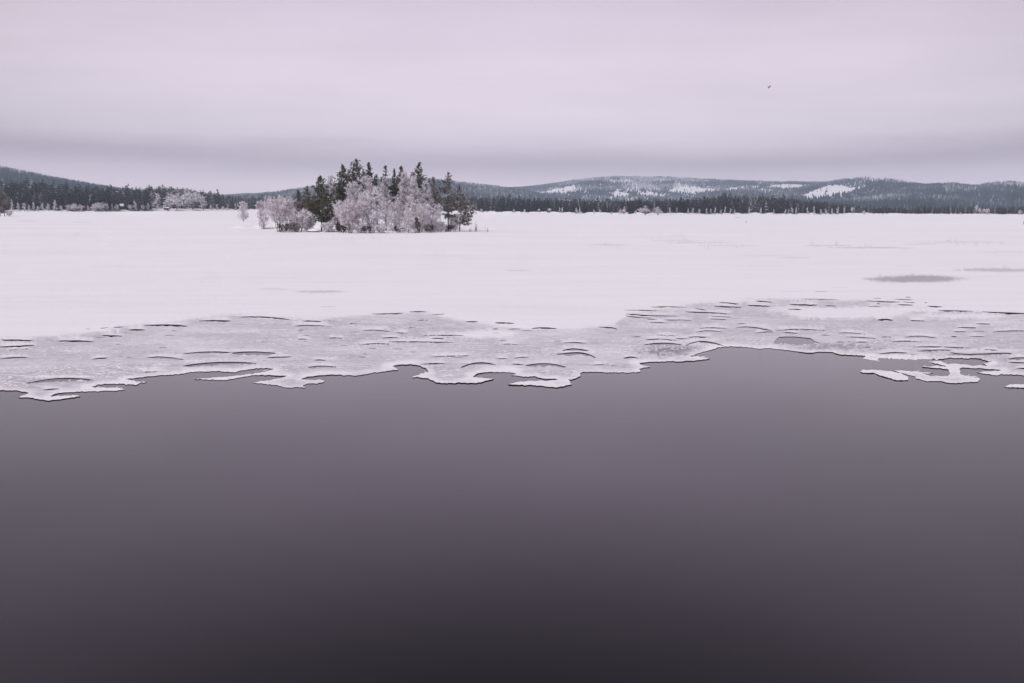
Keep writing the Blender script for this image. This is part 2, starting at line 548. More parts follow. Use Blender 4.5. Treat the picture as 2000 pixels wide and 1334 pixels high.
ARCS = [
    ([(1790, 683), (1832, 680.5), (1862, 681)], 3.5), ([(1852, 684), (1890, 688.5), (1955, 686.5), (1992, 690)], 4),
    ([(0, 664), (35, 664), (67, 665.5)], 2.5), ([(-12, 674.5), (40, 673), (70, 672)], 2.2), ([(17, 681), (40, 678.5), (57, 678.5)], 2), ([(0, 698), (30, 694.5), (57, 695)], 2.5),
    ([(112, 665), (145, 663), (184, 664.5)], 2.5), ([(198, 654), (220, 653.5), (240, 654)], 2.8), ([(249, 644), (268, 642.5), (286, 643)], 2.2), ([(280, 636), (325, 634.5), (369, 636.5)], 2.6),
    ([(195, 641.5), (213, 640.5)], 1), ([(220, 640), (243, 639)], 1.3), ([(388, 627), (420, 625), (452, 626.5)], 2.6), ([(468, 620), (505, 619), (568, 625)], 2.6),
    ([(178, 699), (195, 696.5), (212, 696)], 1.6), ([(285, 695.5), (315, 693.5), (365, 701)], 3.5), ([(357, 688), (400, 684), (455, 686)], 3.0), ([(452, 686.5), (500, 684), (540, 687)], 7),
    ([(355, 712), (420, 704.5), (502, 706.5)], 6.5), ([(50, 745.5), (110, 735.5), (184, 739)], 6), ([(82, 758), (100, 756), (117, 755.5)], 1.8), ([(278, 723), (295, 722.5), (310, 722)], 1.3),
    ([(590, 627), (610, 626), (629, 627.5)], 2), ([(575, 634), (610, 632.5), (641, 634.5)], 1.8), ([(581, 642.5), (594, 642)], 1), ([(580, 660), (607, 659.5)], 1.8), ([(640, 657.8), (655, 656.5), (670, 658)], 2.2),
    ([(682, 629.5), (698, 630)], 1.6), ([(725, 613.5), (760, 612.5), (790, 612)], 1.9), ([(797, 609.7), (815, 608.5), (834, 609.7)], 1.7), ([(842, 615.5), (872, 614.5)], .9), ([(815, 623.5), (838, 623)], 1.5),
    ([(907, 629), (935, 628.5)], 1.6), ([(707, 643.5), (735, 642), (762, 645.5)], 2.2), ([(770, 647), (797, 648)], 1.5), ([(797, 638), (810, 637.5)], 1.2), ([(826, 653), (880, 652), (907, 653.5)], 2),
    ([(745, 657.5), (765, 656.5), (780, 657)], 1.6), ([(836, 658.7), (852, 657.5), (870, 658.5)], 2), ([(757, 664.5), (810, 664.5), (888, 666)], 2.2), ([(700, 671), (745, 668), (764, 669.5)], 2.2),
    ([(838, 694), (880, 692), (920, 692)], 1.6), ([(612, 700.5), (628, 699), (637, 701)], 2.2), ([(520, 695.3), (545, 694), (570, 693.5)], 2.5), ([(600, 714), (630, 711), (658, 713.5)], 4.2),
    ([(820, 709), (850, 706.5), (872, 707)], 2), ([(899, 715), (915, 708.5), (970, 710.5)], 4.5), ([(965, 631.5), (985, 631.5), (1006, 633.5)], 2.4), ([(1037, 642), (1060, 640), (1090, 643)], 2.6),
    ([(962, 642.5), (973, 642.5)], 1.2), ([(992, 643), (1018, 643)], 1.2), ([(1168, 640), (1185, 639), (1208, 641.5)], 2), ([(975, 662), (990, 662)], 1.2), ([(978, 670), (995, 668.5), (1013, 670.5)], 1.7),
    ([(900, 692), (918, 692)], 1.3), ([(1098, 667.5), (1115, 666), (1147, 668.5)], 1.6), ([(1097, 682.5), (1112, 678.5), (1130, 678.5), (1152, 683)], 4.5), ([(1085, 688.5), (1120, 685.5), (1150, 689), (1165, 696)], 5.5),
    ([(966, 697), (992, 697)], 1.3), ([(1003, 696), (1035, 694.5)], 1.3), ([(999, 709), (1014, 708), (1025, 710)], 2), ([(1025, 711.5), (1065, 706.5), (1107, 714)], 6), ([(1217, 697), (1230, 694), (1248, 697)], 3.2),
    ([(1155, 709.5), (1182, 709)], 1.3), ([(1192, 711), (1205, 711)], 1), ([(1218, 606), (1250, 606), (1285, 607)], 1.7), ([(1270, 600), (1300, 599.3), (1342, 601)], 1.7), ([(1358, 602), (1382, 604.5)], 1.2),
    ([(1220, 614), (1280, 613.8), (1325, 615.5)], 2.1), ([(1222, 618), (1275, 618.5)], 2), ([(1262, 622), (1285, 622.5)], 1.2), ([(1295, 622.5), (1352, 623)], 1.6), ([(1268, 628), (1285, 627), (1302, 629)], 2),
    ([(1337, 607.5), (1380, 608), (1430, 612)], 2.1), ([(1388, 615.5), (1430, 617)], 1.9), ([(1382, 620), (1420, 622)], 1.9), ([(1404, 590.5), (1444, 593.5)], 1.9), ([(1393, 597), (1450, 598.5)], 1.9),
    ([(1458, 595), (1508, 597)], 1.9), ([(1476, 588), (1510, 590.5)], 1.9), ([(1540, 593), (1598, 594.5)], 2), ([(1610, 596), (1634, 596.5)], 1.2), ([(1560, 584), (1640, 586.5)], 1), ([(1538, 603.5), (1568, 604)], 1.6),
    ([(1233, 656), (1252, 655)], 1), ([(1282, 651.5), (1320, 653)], 1.6), ([(1260, 661), (1285, 659), (1325, 664)], 2.2), ([(1365, 639), (1390, 637), (1422, 640)], 2.2), ([(1358, 646), (1385, 643), (1412, 646)], 2.2),
    ([(1440, 630), (1458, 630)], 1.1), ([(1437, 637.5), (1460, 635.5), (1482, 638), (1510, 643)], 3), ([(1475, 648), (1498, 645), (1512, 645.5)], 2.5), ([(1525, 645.5), (1560, 649)], 2), ([(1515, 643.5), (1550, 640.5), (1612, 643.5)], 2.5),
    ([(1342, 656), (1365, 655), (1390, 657.5)], 2), ([(1318, 658), (1345, 659)], 1.5), ([(1256, 671.5), (1300, 667), (1333, 671)], 4.5), ([(1337, 673), (1352, 666.5), (1395, 667), (1415, 673.5)], 3.2),
    ([(1690, 587.5), (1725, 589), (1760, 590.5)], 2), ([(1763, 590.5), (1788, 592)], 1.2), ([(1705, 583.5), (1722, 584)], .9), ([(1745, 585), (1785, 586)], 1.2), ([(1767, 581), (1780, 581.5)], 1), ([(1711, 594), (1720, 594)], 1.4),
    ([(1694, 598), (1722, 598.5)], 1.5), ([(1752, 595.5), (1785, 596.5)], 1.8), ([(1805, 592), (1812, 592)], 1), ([(1810, 598), (1842, 599.5)], 2), ([(1830, 607), (1865, 607), (1902, 608.5)], 2.2), ([(1915, 609), (1960, 611), (2012, 613)], 2.5),
    ([(1712, 623.5), (1735, 622), (1747, 623.5)], 2.2), ([(1777, 623.5), (1808, 625)], 2), ([(1905, 629.5), (1935, 630.5)], 2), ([(1868, 637.5), (1885, 636.5), (1915, 639)], 2.1), ([(1862, 645), (1888, 645.5)], 1.8),
    ([(1937, 646), (1965, 643.5), (2012, 644)], 3), ([(1636, 648), (1660, 647), (1693, 651)], 2), ([(1650, 655.5), (1680, 655.5), (1712, 658.5)], 2), ([(1720, 655.5), (1742, 656)], 1.5), ([(1767, 656), (1800, 653.5), (1832, 658)], 2.8),
    ([(1857, 655), (1870, 655)], 1.5), ([(1890, 654), (1925, 655)], 1.3), ([(1740, 665), (1760, 663.5), (1803, 665.5)], 2.2), ([(1600, 641.5), (1613, 643.5)], 1.5), ([(1603, 652.5), (1623, 652.5)], 1), ([(1628, 666), (1650, 664.5)], 1.2),
    ([(1670, 665), (1697, 665.5)], 1.6), ([(1690, 675.5), (1703, 675)], 1.5), ([(1782, 674.5), (1830, 674), (1892, 677)], 2.5), ([(1715, 689), (1740, 685.5), (1775, 687)], 3), ([(1921, 680), (1950, 682)], 2),
    ([(1969, 698), (1985, 695.5), (2014, 696)], 4), ([(1968, 704.5), (2014, 705.5)], 2.5), ([(1983, 717), (2014, 716)], 2), ([(1588, 571), (1620, 571.6)], .5),
    ([(2030, 655), (2070, 652), (2120, 655)], 4), ([(2060, 690), (2100, 686), (2150, 690)], 5), ([(-90, 720), (-60, 716), (-20, 719)], 5), ([(-120, 690), (-80, 687), (-40, 689)], 3)]
rs = random.Random(4)
for k in range(34):                                    # short hairline cracks through the grey crust
    x = rs.uniform(150, 1980)
    y = rs.uniform(640, 700)
    L = rs.uniform(8, 24)
    ARCS.append(([(x, y), (x + L, y + rs.uniform(-.6, .9))], rs.uniform(.5, .9)))
PONDS = [[(1513, 664), (1522, 656), (1535, 655), (1552, 655), (1568, 657), (1583, 658), (1592, 664), (1605, 669), (1580, 670), (1557, 672), (1540, 669), (1512, 669)]]
HOLES = [arc(p_, t_) for p_, t_ in ARCS] + [roughen(p_, 3, 0.8, 50 + i, True) for i, p_ in enumerate(PONDS)]
front = roughen(FRONT, 2.0, 1.7, 21, False)
TOP = [(3500, 408 + 9 + 7.5), (2700, horizon(2700) + 6), (1000, horizon(1000) + 6), (-700, horizon(-700) + 6), (-1500, horizon(-1500) + 6)]
outer = np.vstack([front, np.array([(x, float(horizon(x)) + 6) for x in np.linspace(3500, -1500, 60)])])

# points that carry the snow cover
pts = []
for v in np.arange(566, 792, 2.6):
    us = np.arange(-1490, 3490, 40.0) if False else np.concatenate([np.arange(-1480, -60, 45), np.arange(-60, 2060, 8.0), np.arange(2060, 3480, 45)])
    pts.append(np.stack([us + rng.uniform(-3, 3, len(us)), v + rng.uniform(-1, 1, len(us))], 1))
for v in np.arange(424, 566, 5.0):
    us = np.arange(-1480, 3480, 24.0)
    pts.append(np.stack([us + rng.uniform(-8, 8, len(us)), v + rng.uniform(-1.5, 1.5, len(us))], 1))
WET = [(1785, 545, 100, 7, .62), (1800, 546, 40, 2, .3), (1940, 528, 75, 3, .42), (1985, 531, 50, 1.6, .3), (625, 570.5, 55, 2.2, .3), (630, 571, 18, 1, .35), (540, 566, 40, 1.6, .14), (530, 564, 25, 1, .12), (1012, 529.5, 28, 1.6, .22),
       (1320, 470, 60, 1.2, .16), (1370, 474, 70, 1.3, .2), (1420, 480, 70, 1.3, .18), (1190, 478.5, 42, 1.4, .22), (1620, 480, 50, 1.3, .3), (1690, 484, 75, 1.5, .34), (1750, 485, 40, 1.2, .2), (1800, 477, 35, 1.0, .18), (1880, 473, 90, .9, .2),
       (1555, 503.5, 28, 1.2, .2), (1500, 500, 60, 1.2, .1), (1300, 463, 80, 1, .1), (640, 600, 18, 1.2, .2), (1960, 492, 50, 1.2, .14), (50, 432, 25, .8, .2), (160, 434, 22, .8, .18), (700, 466, 90, 1.2, .12), (1440, 425, 8, .7, .3),
       (1545, 571, 28, 1, .14), (1640, 563, 20, 1, .1), (870, 500, 60, 1.2, .06), (250, 520, 80, 1.5, .06)]
for cx, cy, rx, ry, s_ in WET:
    q = rng.uniform(-1.35, 1.35, (900 if rx * ry > 400 else 350, 2))
    pts.append(q * [rx, ry * 1.2] + [cx, cy])
pts = np.vstack(pts)
pts = pts[in_poly(pts[:, 0], pts[:, 1], outer)]
ALLV = [outer] + HOLES
edges, off = [], 0
for q in ALLV:
    n = len(q)
    edges += [(off + i, off + (i + 1) % n) for i in range(n)]
    off += n
allp = np.vstack(ALLV + [pts])
cv, ce, cf, *_ = delaunay_2d_cdt([Vector(p_) for p_ in allp.tolist()], edges, [], 0, 1e-4)
UV = np.array([(a.x, a.y) for a in cv])
TR = np.array([f for f in cf if len(f) == 3])
cen = UV[TR].mean(1)
keep = in_poly(cen[:, 0], cen[:, 1], outer)
for q in HOLES:
    keep &= ~in_poly(cen[:, 0], cen[:, 1], q)
TR = TR[keep]
used, inv = np.unique(TR.ravel(), return_inverse=True)
TR = inv.reshape(-1, 3)
UV = UV[used]


def seg_dist(P, L):
    """distance of points to a polyline, pixels (vertical stretched: the lake is seen at a slant)"""
    S = np.array([1.0, 2.6])
    P, L = P * S, L * S
    d = np.full(len(P), 1e9)
    for a, bq in zip(L[:-1], L[1:]):
        m = (np.abs(P[:, 0] - a[0]) < 60)
        if not m.any():
            continue
        ab = bq - a
        tt = np.clip(((P[m] - a) @ ab) / max(ab @ ab, 1e-9), 0, 1)
        d[m] = np.minimum(d[m], np.linalg.norm(P[m] - a - tt[:, None] * ab, axis=1))
    return d


SB = np.array([(-1500, 690), (-300, 668), (0, 662), (60, 663), (110, 661), (200, 649), (280, 635), (390, 623), (470, 616), (560, 619), (640, 624), (720, 612), (830, 608), (860, 620), (900, 628), (960, 634),
               (1040, 641), (1130, 641), (1200, 634), (1222, 618), (1270, 602), (1390, 592), (1480, 586), (1560, 583), (1640, 587), (1690, 590), (1800, 598), (1830, 605), (1920, 608), (2000, 611), (2400, 640), (3500, 660)])
TONG = [(1680, 610, 150, 11, 1.0), (1560, 603, 60, 6, .7), (1850, 617, 110, 5, .8), (930, 651, 75, 8, .75), (1000, 660, 35, 5, .5), (1300, 634, 80, 5, .45), (560, 648, 70, 6, .3), (170, 679, 60, 6, .35),
        (440, 644, 90, 6, .4), (700, 636, 60, 5, .35), (1820, 640, 90, 6, .35), (1950, 628, 60, 4, .5), (760, 680, 60, 5, .3), (300, 719, 40, 4, .6), (640, 697, 25, 3, .7), (1010, 700, 60, 6, .2), (1500, 626, 60, 5, .3)]


def drift_of(U, V):
    W_ = on_plane(U, V, 0.05)
    nz = fbm(W_[:, 0] / 2.2, W_[:, 1] / 1.6, 3, 4)
    s = sstep((np.interp(U, SB[:, 0], SB[:, 1]) + 8 + 7 * nz - V) / 14 + 0.5)
    for cx, cy, rx, ry, a in TONG[:3]:
        d = ((U - cx) / rx) ** 2 + ((V - cy) / ry) ** 2
        s = np.maximum(s, a * sstep(1.7 - d))
    return s


def snow_of(U, V):
    W_ = on_plane(U, V, 0.05)
    nz = fbm(W_[:, 0] / 2.2, W_[:, 1] / 1.6, 3, 4)
    s = sstep((np.interp(U, SB[:, 0], SB[:, 1]) + 9 * nz - V) / 15 + 0.55)
    for cx, cy, rx, ry, a in TONG:
        d = ((U - cx) / rx) ** 2 + ((V - cy) / ry) ** 2
        s = np.maximum(s, a * sstep(1.5 - d + 0.9 * nz))
    near = seg_dist(np.stack([U, V], 1), front)
    s = np.maximum(s, (0.78 + 0.3 * nz) * sstep(1.25 - near / 26 + 0.9 * nz))
    s = np.maximum(s, 0.22 + 0.35 * nz)
    return np.clip(s, 0, 1)


snow = snow_of(UV[:, 0], UV[:, 1])
for q in HOLES[:len(ARCS)]:                             # a little drift on the lip behind each gap
    c = q[:len(q) // 2 + 1]
    mx, my = c[:, 0].mean(), c[:, 1].min()
    hw_ = (c[:, 0].max() - c[:, 0].min()) / 2
    if hw_ > 12:
        d = ((UV[:, 0] - mx) / (hw_ * 1.15)) ** 2 + ((UV[:, 1] - my + 1.5) / 4.5) ** 2
        snow = np.maximum(snow, 0.62 * sstep(1.4 - d) * (UV[:, 1] < np.interp(UV[:, 0], c[:, 0], c[:, 1]) + .3))
wet = np.zeros(len(UV))
wn_ = fbm(UV[:, 0] / 22, UV[:, 1] / 2.2, 77, 4)
for cx, cy, rx, ry, a in WET:
    d = np.sqrt(((UV[:, 0] - cx) / rx) ** 2 + ((UV[:, 1] - cy) / ry) ** 2)
    wet = np.maximum(wet, a * sstep((1.15 - d + 0.22 * wn_) * 2.2))
for cx, cy, rx, ry, a in [(1298, 681, 52, 9, .75), (1310, 690, 30, 3, .5), (1630, 674, 60, 6, .6), (1690, 678, 40, 4, .4), (1560, 667, 40, 4, .3), (1925, 696, 50, 5, .35), (1960, 701, 40, 4, .3), (1850, 692, 60, 5, .3), (1760, 688, 40, 3, .35), (90, 742, 80, 8, .18), (420, 709, 70, 7, .2)]:
    d = np.sqrt(((UV[:, 0] - cx) / rx) ** 2 + ((UV[:, 1] - cy) / ry) ** 2)
    wet = np.maximum(wet, a * sstep((1.15 - d + 1.3 * wn_) * 1.5))
G = on_plane(UV[:, 0], UV[:, 1], 0.05)
wnz = fbm(G[:, 0] / 1.3, G[:, 1] / 1.3, 13, 3)
G[:, 2] = 0.010 + 0.006 * snow + 0.052 * drift_of(UV[:, 0], UV[:, 1]) + 0.011 * np.clip(wnz, -.4, 1) + np.clip(fbm(G[:, 0] / 18, G[:, 1] / 9, 4, 3), -.3, .5) * 0.05 * (snow > .9)
# dark broken sides
E = np.sort(np.concatenate([TR[:, [0, 1]], TR[:, [1, 2]], TR[:, [2, 0]]]), 1)
ue, cnt = np.unique(E, axis=0, return_counts=True)
be = ue[cnt == 1]
mid = UV[be].mean(1)
be = be[(mid[:, 0] > -1495) & (mid[:, 0] < 3495) & (mid[:, 1] > horizon(mid[:, 0]) + 12)]
bv, binv = np.unique(be.ravel(), return_inverse=True)
nb0 = len(G)
top = G[bv].copy()
bot = top.copy()
bot[:, 2] = -0.03
top[:, 2] -= 0.001
GV = np.vstack([G, top, bot])
be2 = binv.reshape(-1, 2)
i0, i1 = be2[:, 0] + nb0, be2[:, 1] + nb0
m_ = len(bv)
WT = np.concatenate([np.stack([i0, i1, i1 + m_], 1), np.stack([i0, i1 + m_, i0 + m_], 1)])
za = np.zeros(2 * m_)
ice = link('lake_ice', mesh('lake_ice', GV, np.vstack([TR, WT]), [M_ice, M_rim], np.r_[np.zeros(len(TR)), np.ones(len(WT))],
                            {'snow': np.r_[snow, za], 'wet': np.r_[wet, za]}))
ice.data.polygons.foreach_set('use_smooth', np.r_[np.ones(len(TR), bool), np.zeros(len(WT), bool)])
tag(ice, kind='structure')


# crumbs and little ridges of wind-packed snow on the grey crust
n_ = 30000
cu_, cv_ = rng.uniform(-60, 2060, n_), rng.uniform(600, 775, n_)
ww_ = on_plane(cu_, cv_, 0.02)
lane = fbm(ww_[:, 0] / 2.5, ww_[:, 1] / 1.0, 91, 3)
ok_ = in_poly(cu_, cv_, front_zone := np.vstack([front, [(3500, 560), (-1500, 560)]])) & (lane + rng.normal(0, .22, n_) > .14) & (cv_ > np.interp(cu_, SB[:, 0], SB[:, 1]) + 2)
for q in HOLES:
    ok_ &= ~in_poly(cu_, cv_ - 1.0, q) & ~in_poly(cu_, cv_ + 1.0, q)
ww_ = ww_[ok_][:8000]
B = Buf()
m0 = len(ww_)
th_ = np.arange(6) * np.pi / 3
sx, sy, sz = rng.uniform(.015, .08, m0) * rng.uniform(.5, 1.6, m0), rng.uniform(.010, .035, m0), rng.uniform(.004, .016, m0)
ring = np.stack([np.cos(th_)[None] * sx[:, None] * rng.uniform(.6, 1.3, (m0, 6)), np.sin(th_)[None] * sy[:, None] * rng.uniform(.6, 1.3, (m0, 6)), np.zeros((m0, 6))], -1)
tp = np.stack([rng.normal(0, .3, m0) * sx, rng.normal(0, .2, m0) * sy, sz], -1)[:, None]
VV = np.concatenate([ring, tp], 1) + (ww_ * [1, 1, 0] + [0, 0, 0.013])[:, None]
TT = np.array([(k, (k + 1) % 6, 6) for k in range(6)])[None] + (np.arange(m0) * 7)[:, None, None]
B.add(VV, TT)
tag(link('snow_crumbs', B.mesh('snow_crumbs', [M_crumb])), 'crumbs and ridges of packed snow strewn on grey lake ice', 'snow', kind='stuff')


def floe(poly, label, seed):
    q = roughen(poly, 3, 0.9, seed, True)
    inner = q.mean(0) + (q - q.mean(0)) * 0.55
    allq = np.vstack([q, inner])
    n = len(q)
    cv, ce, cf, *_ = delaunay_2d_cdt([Vector(p_) for p_ in allq.tolist()], [(i, (i + 1) % n) for i in range(n)], [], 1, 1e-4)
    U = np.array([(a.x, a.y) for a in cv])
    T = np.array([f for f in cf if len(f) == 3])
    P = on_plane(U[:, 0], U[:, 1], 0.04)
    P[:, 2] = 0.012 + 0.010 * rng.random(len(P))
    E = np.sort(np.concatenate([T[:, [0, 1]], T[:, [1, 2]], T[:, [2, 0]]]), 1)
    ue, cnt = np.unique(E, axis=0, return_counts=True)
    be = ue[cnt == 1]
    n0 = len(P)
    t_ = P.copy()
    t_[:, 2] -= .001
    bt = P.copy()
    bt[:, 2] = -.03
    VV = np.vstack([P, t_, bt])
    a, c = be[:, 0] + n0, be[:, 1] + n0
    WT = np.concatenate([np.stack([a, c, c + n0], 1), np.stack([a, c + n0, a + n0], 1)])
    base = P.mean(0) * [1, 1, 0]
    o = link('ice_floe', mesh('ice_floe', VV - base, np.vstack([T, WT]), [M_ice, M_rim], np.r_[np.zeros(len(T)), np.ones(len(WT))],
                              {'snow': np.full(len(VV), .8), 'wet': np.zeros(len(VV))}), loc=base)
    return tag(o, label, 'ice floe', 'ice floes drifting off the ice front')


floe([(1680, 724), (1686, 720.3), (1704, 720.5), (1724, 722), (1740, 723.3), (1760, 727.5), (1774, 734), (1773, 740), (1752, 741), (1740, 737), (1718, 731), (1708, 726), (1686, 726.5)],
     'white club-shaped ice floe on open water just off the broken ice front', 301)
floe([(1963, 752.5), (1974, 749), (1985, 748.5), (2000, 749), (2040, 747), (2060, 750), (2045, 755), (2000, 755), (1966, 754.2)],
     'small thin ice floe cut by the picture edge, nearest the camera', 302)

# ------------------------------------------------------------------ land behind the lake
SHORE = np.array([(-500, 413), (-300, 413), (0, 412.5), (100, 413), (200, 413.3), (300, 412.5), (400, 411.5), (440, 410.6), (470, 410), (560, 410.2), (700, 412), (900, 414.5), (1000, 415.5), (1100, 417), (1250, 418.5), (1400, 418.5), (1600, 419), (1800, 420), (2000, 420.5), (2300, 422.2), (2600, 424)])
CROWNS = np.array([(-500, 356), (-100, 352), (0, 352), (60, 352), (100, 357), (150, 361), (200, 363), (240, 366), (300, 363), (350, 364), (390, 370), (440, 379), (470, 384), (520, 384), (700, 384), (900, 383), (950, 385), (1000, 385), (1050, 390), (1150, 392), (1300, 392), (1350, 388), (1400, 384), (1450, 381), (1500, 383), (1550, 389),
                   (1600, 394), (1650, 400), (1700, 405), (1850, 404), (2000, 405), (2600, 408)])
UU = np.linspace(-500, 2600, 320)
shv = np.interp(UU, SHORE[:, 0], SHORE[:, 1])
SP = on_plane(UU, shv, 0.1)
AZ = np.arctan2(SP[:, 0], SP[:, 1])
RS = np.hypot(SP[:, 0], SP[:, 1])
cz = z_at(UU, np.interp(UU, CROWNS[:, 0], CROWNS[:, 1]), RS + 190) - 10.4
RISE = np.maximum(cz, 0.8)


def land_z(a, r):
    rs_ = np.interp(a, AZ, RS)
    rise = np.interp(a, AZ, RISE)
    x = a * 600
    d = r - rs_ + 5 * fbm(x / 9, x * 0 + 1.5, 8, 3)
    bank = 0.9 * sstep(d / 6) + 0.6 * fbm(x / 7, r / 9, 2, 3) * sstep(d / 10)
    return np.where(d < -6, -0.3, bank - 0.25 * (1 - sstep((d + 6) / 6)) + rise * sstep((d - 4) / 190))


Rr = np.concatenate([np.linspace(-8, 14, 16), np.linspace(18, 210, 30), [260, 340, 500, 900]])
ga, gr = np.meshgrid(AZ, Rr, indexing='ij')
rr = np.interp(ga, AZ, RS) + gr
LZ = land_z(ga.ravel(), rr.ravel()).reshape(ga.shape)
LV = np.stack([np.sin(ga) * rr, np.cos(ga) * rr, LZ], -1).reshape(-1, 3)


def grid_faces(na, nr):
    i = (np.arange(na - 1)[:, None] * nr + np.arange(nr - 1)[None]).ravel()
    return np.stack([i, i + nr, i + nr + 1, i + 1], 1)


land = link('shore_terrain', mesh('shore_terrain', LV, grid_faces(len(AZ), len(Rr)), [M_snow], smooth=True))
tag(land, kind='structure')

HILLS = [  # name, start range, crest range, crest line in the photo, trees, tree height
    ('far_wooded_hill', 900, 2300, [(-600, 300), (-300, 296), (-100, 311), (0, 328), (50, 338), (100, 349), (150, 358), (200, 366), (260, 373), (320, 381), (400, 391), (480, 399), (560, 403)], 16000, 8.6),
    ('blue_ridge_hill', 1100, 2700, [(330, 388), (400, 384), (460, 382), (500, 380), (540, 376), (570, 371), (600, 368), (680, 358), (760, 352), (830, 352), (880, 356), (920, 361), (960, 365), (1010, 371), (1060, 380), (1120, 392), (1200, 402)], 24000, 8),
    ('clearing_hill', 1500, 4200, [(860, 385), (930, 375), (980, 370), (1050, 364), (1100, 358), (1150, 351), (1200, 348), (1280, 348.5), (1340, 351), (1400, 354), (1450, 356), (1500, 357), (1560, 358), (1620, 358), (1700, 361), (1800, 368), (1900, 378), (2000, 390)], 60000, 7.2),
    ('snowy_dome_hill', 1300, 3200, [(1380, 402), (1440, 394), (1500, 384), (1560, 370), (1600, 361), (1640, 352), (1690, 348.5), (1740, 351), (1780, 359), (1820, 364), (1900, 368), (2000, 372), (2100, 380), (2300, 395)], 26000, 7.2),
    ('near_wooded_hill', 1050, 2500, [(1440, 408), (1500, 402), (1560, 395), (1620, 389), (1680, 382), (1720, 376), (1760, 369), (1800, 363), (1860, 360), (1900, 364), (1930, 359), (1970, 357), (2000, 361), (2100, 366), (2300, 362), (2600, 375)], 34000, 7.2),
]
CLEAR = {
    'clearing_hill': [[(1040, 378), (1066, 375), (1090, 371), (1122, 361), (1125, 369), (1138, 375), (1080, 380), (1044, 381)], [(1186, 378), (1206, 375), (1224, 378), (1238, 384), (1216, 387), (1200, 386)],
                      [(1242, 378), (1270, 376.5), (1300, 379.5), (1309, 383), (1270, 384), (1248, 382)], [(1303, 376), (1316, 367), (1330, 365.5), (1358, 366.5), (1390, 367.5), (1408, 374), (1378, 376), (1362, 380.5), (1330, 379)],
                      [(1408, 373), (1424, 367.5), (1440, 367), (1440, 372.5)], [(1490, 366), (1520, 360.5), (1558, 360.5), (1590, 362.5), (1550, 368), (1524, 370)], [(1000, 386), (1020, 381), (1042, 378), (1042, 381), (1020, 386)], [(1466, 367), (1482, 366), (1482, 369), (1468, 370)]],
    'snowy_dome_hill': [[(1553, 384), (1570, 381), (1600, 369), (1630, 361), (1652, 365), (1682, 370), (1652, 379), (1620, 386), (1576, 389)]],
    'near_wooded_hill': [], 'far_wooded_hill': [], 'blue_ridge_hill': []}
THIN = {'clearing_hill': [[(1060, 372), (1110, 358), (1150, 362), (1200, 366), (1240, 357), (1260, 357), (1300, 374), (1240, 376), (1180, 374)], [(1316, 358), (1350, 358), (1364, 367), (1316, 367)], [(1180, 347), (1420, 350), (1420, 358), (1180, 357)]],
        'snowy_dome_hill': [[(1640, 350), (1700, 344), (1800, 350), (1800, 361), (1700, 356)], [(1690, 348), (1740, 349), (1790, 358), (1760, 362), (1690, 358)], [(1590, 372), (1640, 352), (1690, 350), (1690, 372)]],
        'near_wooded_hill': [[(1830, 362), (1900, 360), (2000, 360), (2000, 378), (1900, 378), (1850, 380)]], 'far_wooded_hill': [], 'blue_ridge_hill': [[(480, 376), (600, 366), (600, 372), (480, 384)], [(860, 350), (1010, 366), (1000, 374), (860, 362)]]}


def lod_tree(nb, rng, tiers=None):
    """a small spiky conifer of unit height: trunk spike and drooping boughs"""
    B = Buf()
    ring = []
    th = rng.uniform(0, 6.28)
    for k in range(nb):
        t_ = 0.06 + 0.9 * (k + rng.uniform(0, .8)) / nb
        th += 2.4 + rng.uniform(-.4, .4)
        L = 0.19 * (1 - t_) ** 0.75 * rng.uniform(.65, 1.2) + 0.018
        d = np.array([math.cos(th), math.sin(th), 0])
        s = np.array([-math.sin(th), math.cos(th), 0])
        p0 = np.array([0, 0, t_ + 0.05])
        tip = d * L + [0, 0, t_ - 0.05 * (1 - t_) - 0.01]
        mid = d * L * 0.55 + [0, 0, t_ + 0.012]
        wd = L * 0.55 + 0.01
        tn = rng.uniform(-.12, .12)
        B.add([p0, mid + s * wd, tip, mid - s * wd], [(0, 1, 2), (0, 2, 3)], tn)
        B.add([p0 - [0, 0, .08], mid * [1, 1, 1] + s * wd - [0, 0, .03], mid - s * wd - [0, 0, .03]], [(0, 1, 2)], tn - .05)
    B.prisms([(0, 0, 0)], [(0, 0, 1.0)], .012, .003, 3, -.2)
    return B.arrays()


def cone_tree(rng):
    V, T = [], []
    n = 5
    th = rng.uniform(0, 6.28)
    for k in range(n):
        a = th + k * 2 * math.pi / n
        q = .2 * rng.uniform(.6, 1.35)
        V.append((math.cos(a) * q, math.sin(a) * q, rng.uniform(0, .3)))
    V.append((0, 0, 1))
    T = [(k, (k + 1) % n, n) for k in range(n)]
    return np.array(V), np.array(T), np.zeros(len(V))


def scatter(name, P, H, tone, variants, mat, rng, wid=1.0):
    Vs, Ts, As, off = [], [], [], 0
    pick = rng.integers(0, len(variants), len(P))
    for k, (V, T, A) in enumerate(variants):
        i = np.nonzero(pick == k)[0]
        if not len(i):
            continue
        ang = rng.uniform(0, 6.283, len(i))
        c, s = np.cos(ang)[:, None], np.sin(ang)[:, None]
        ww = (H[i] * rng.uniform(.8, 1.25, len(i)) * wid)[:, None]
        X = (V[None, :, 0] * c - V[None, :, 1] * s) * ww
        Y = (V[None, :, 0] * s + V[None, :, 1] * c) * ww
        Z = V[None, :, 2] * H[i][:, None]
        Q = np.stack([X, Y, Z], -1) + P[i][:, None]
        Vs.append(Q.reshape(-1, 3))
        Ts.append((T[None] + (np.arange(len(i)) * len(V))[:, None, None] + off).reshape(-1, 3))
        As.append((tone[i][:, None] + A[None]).ravel())
        off += len(i) * len(V)
    return mesh(name, np.concatenate(Vs), np.concatenate(Ts), [mat], attrs={'tone': np.clip(np.concatenate(As), 0, 1)})


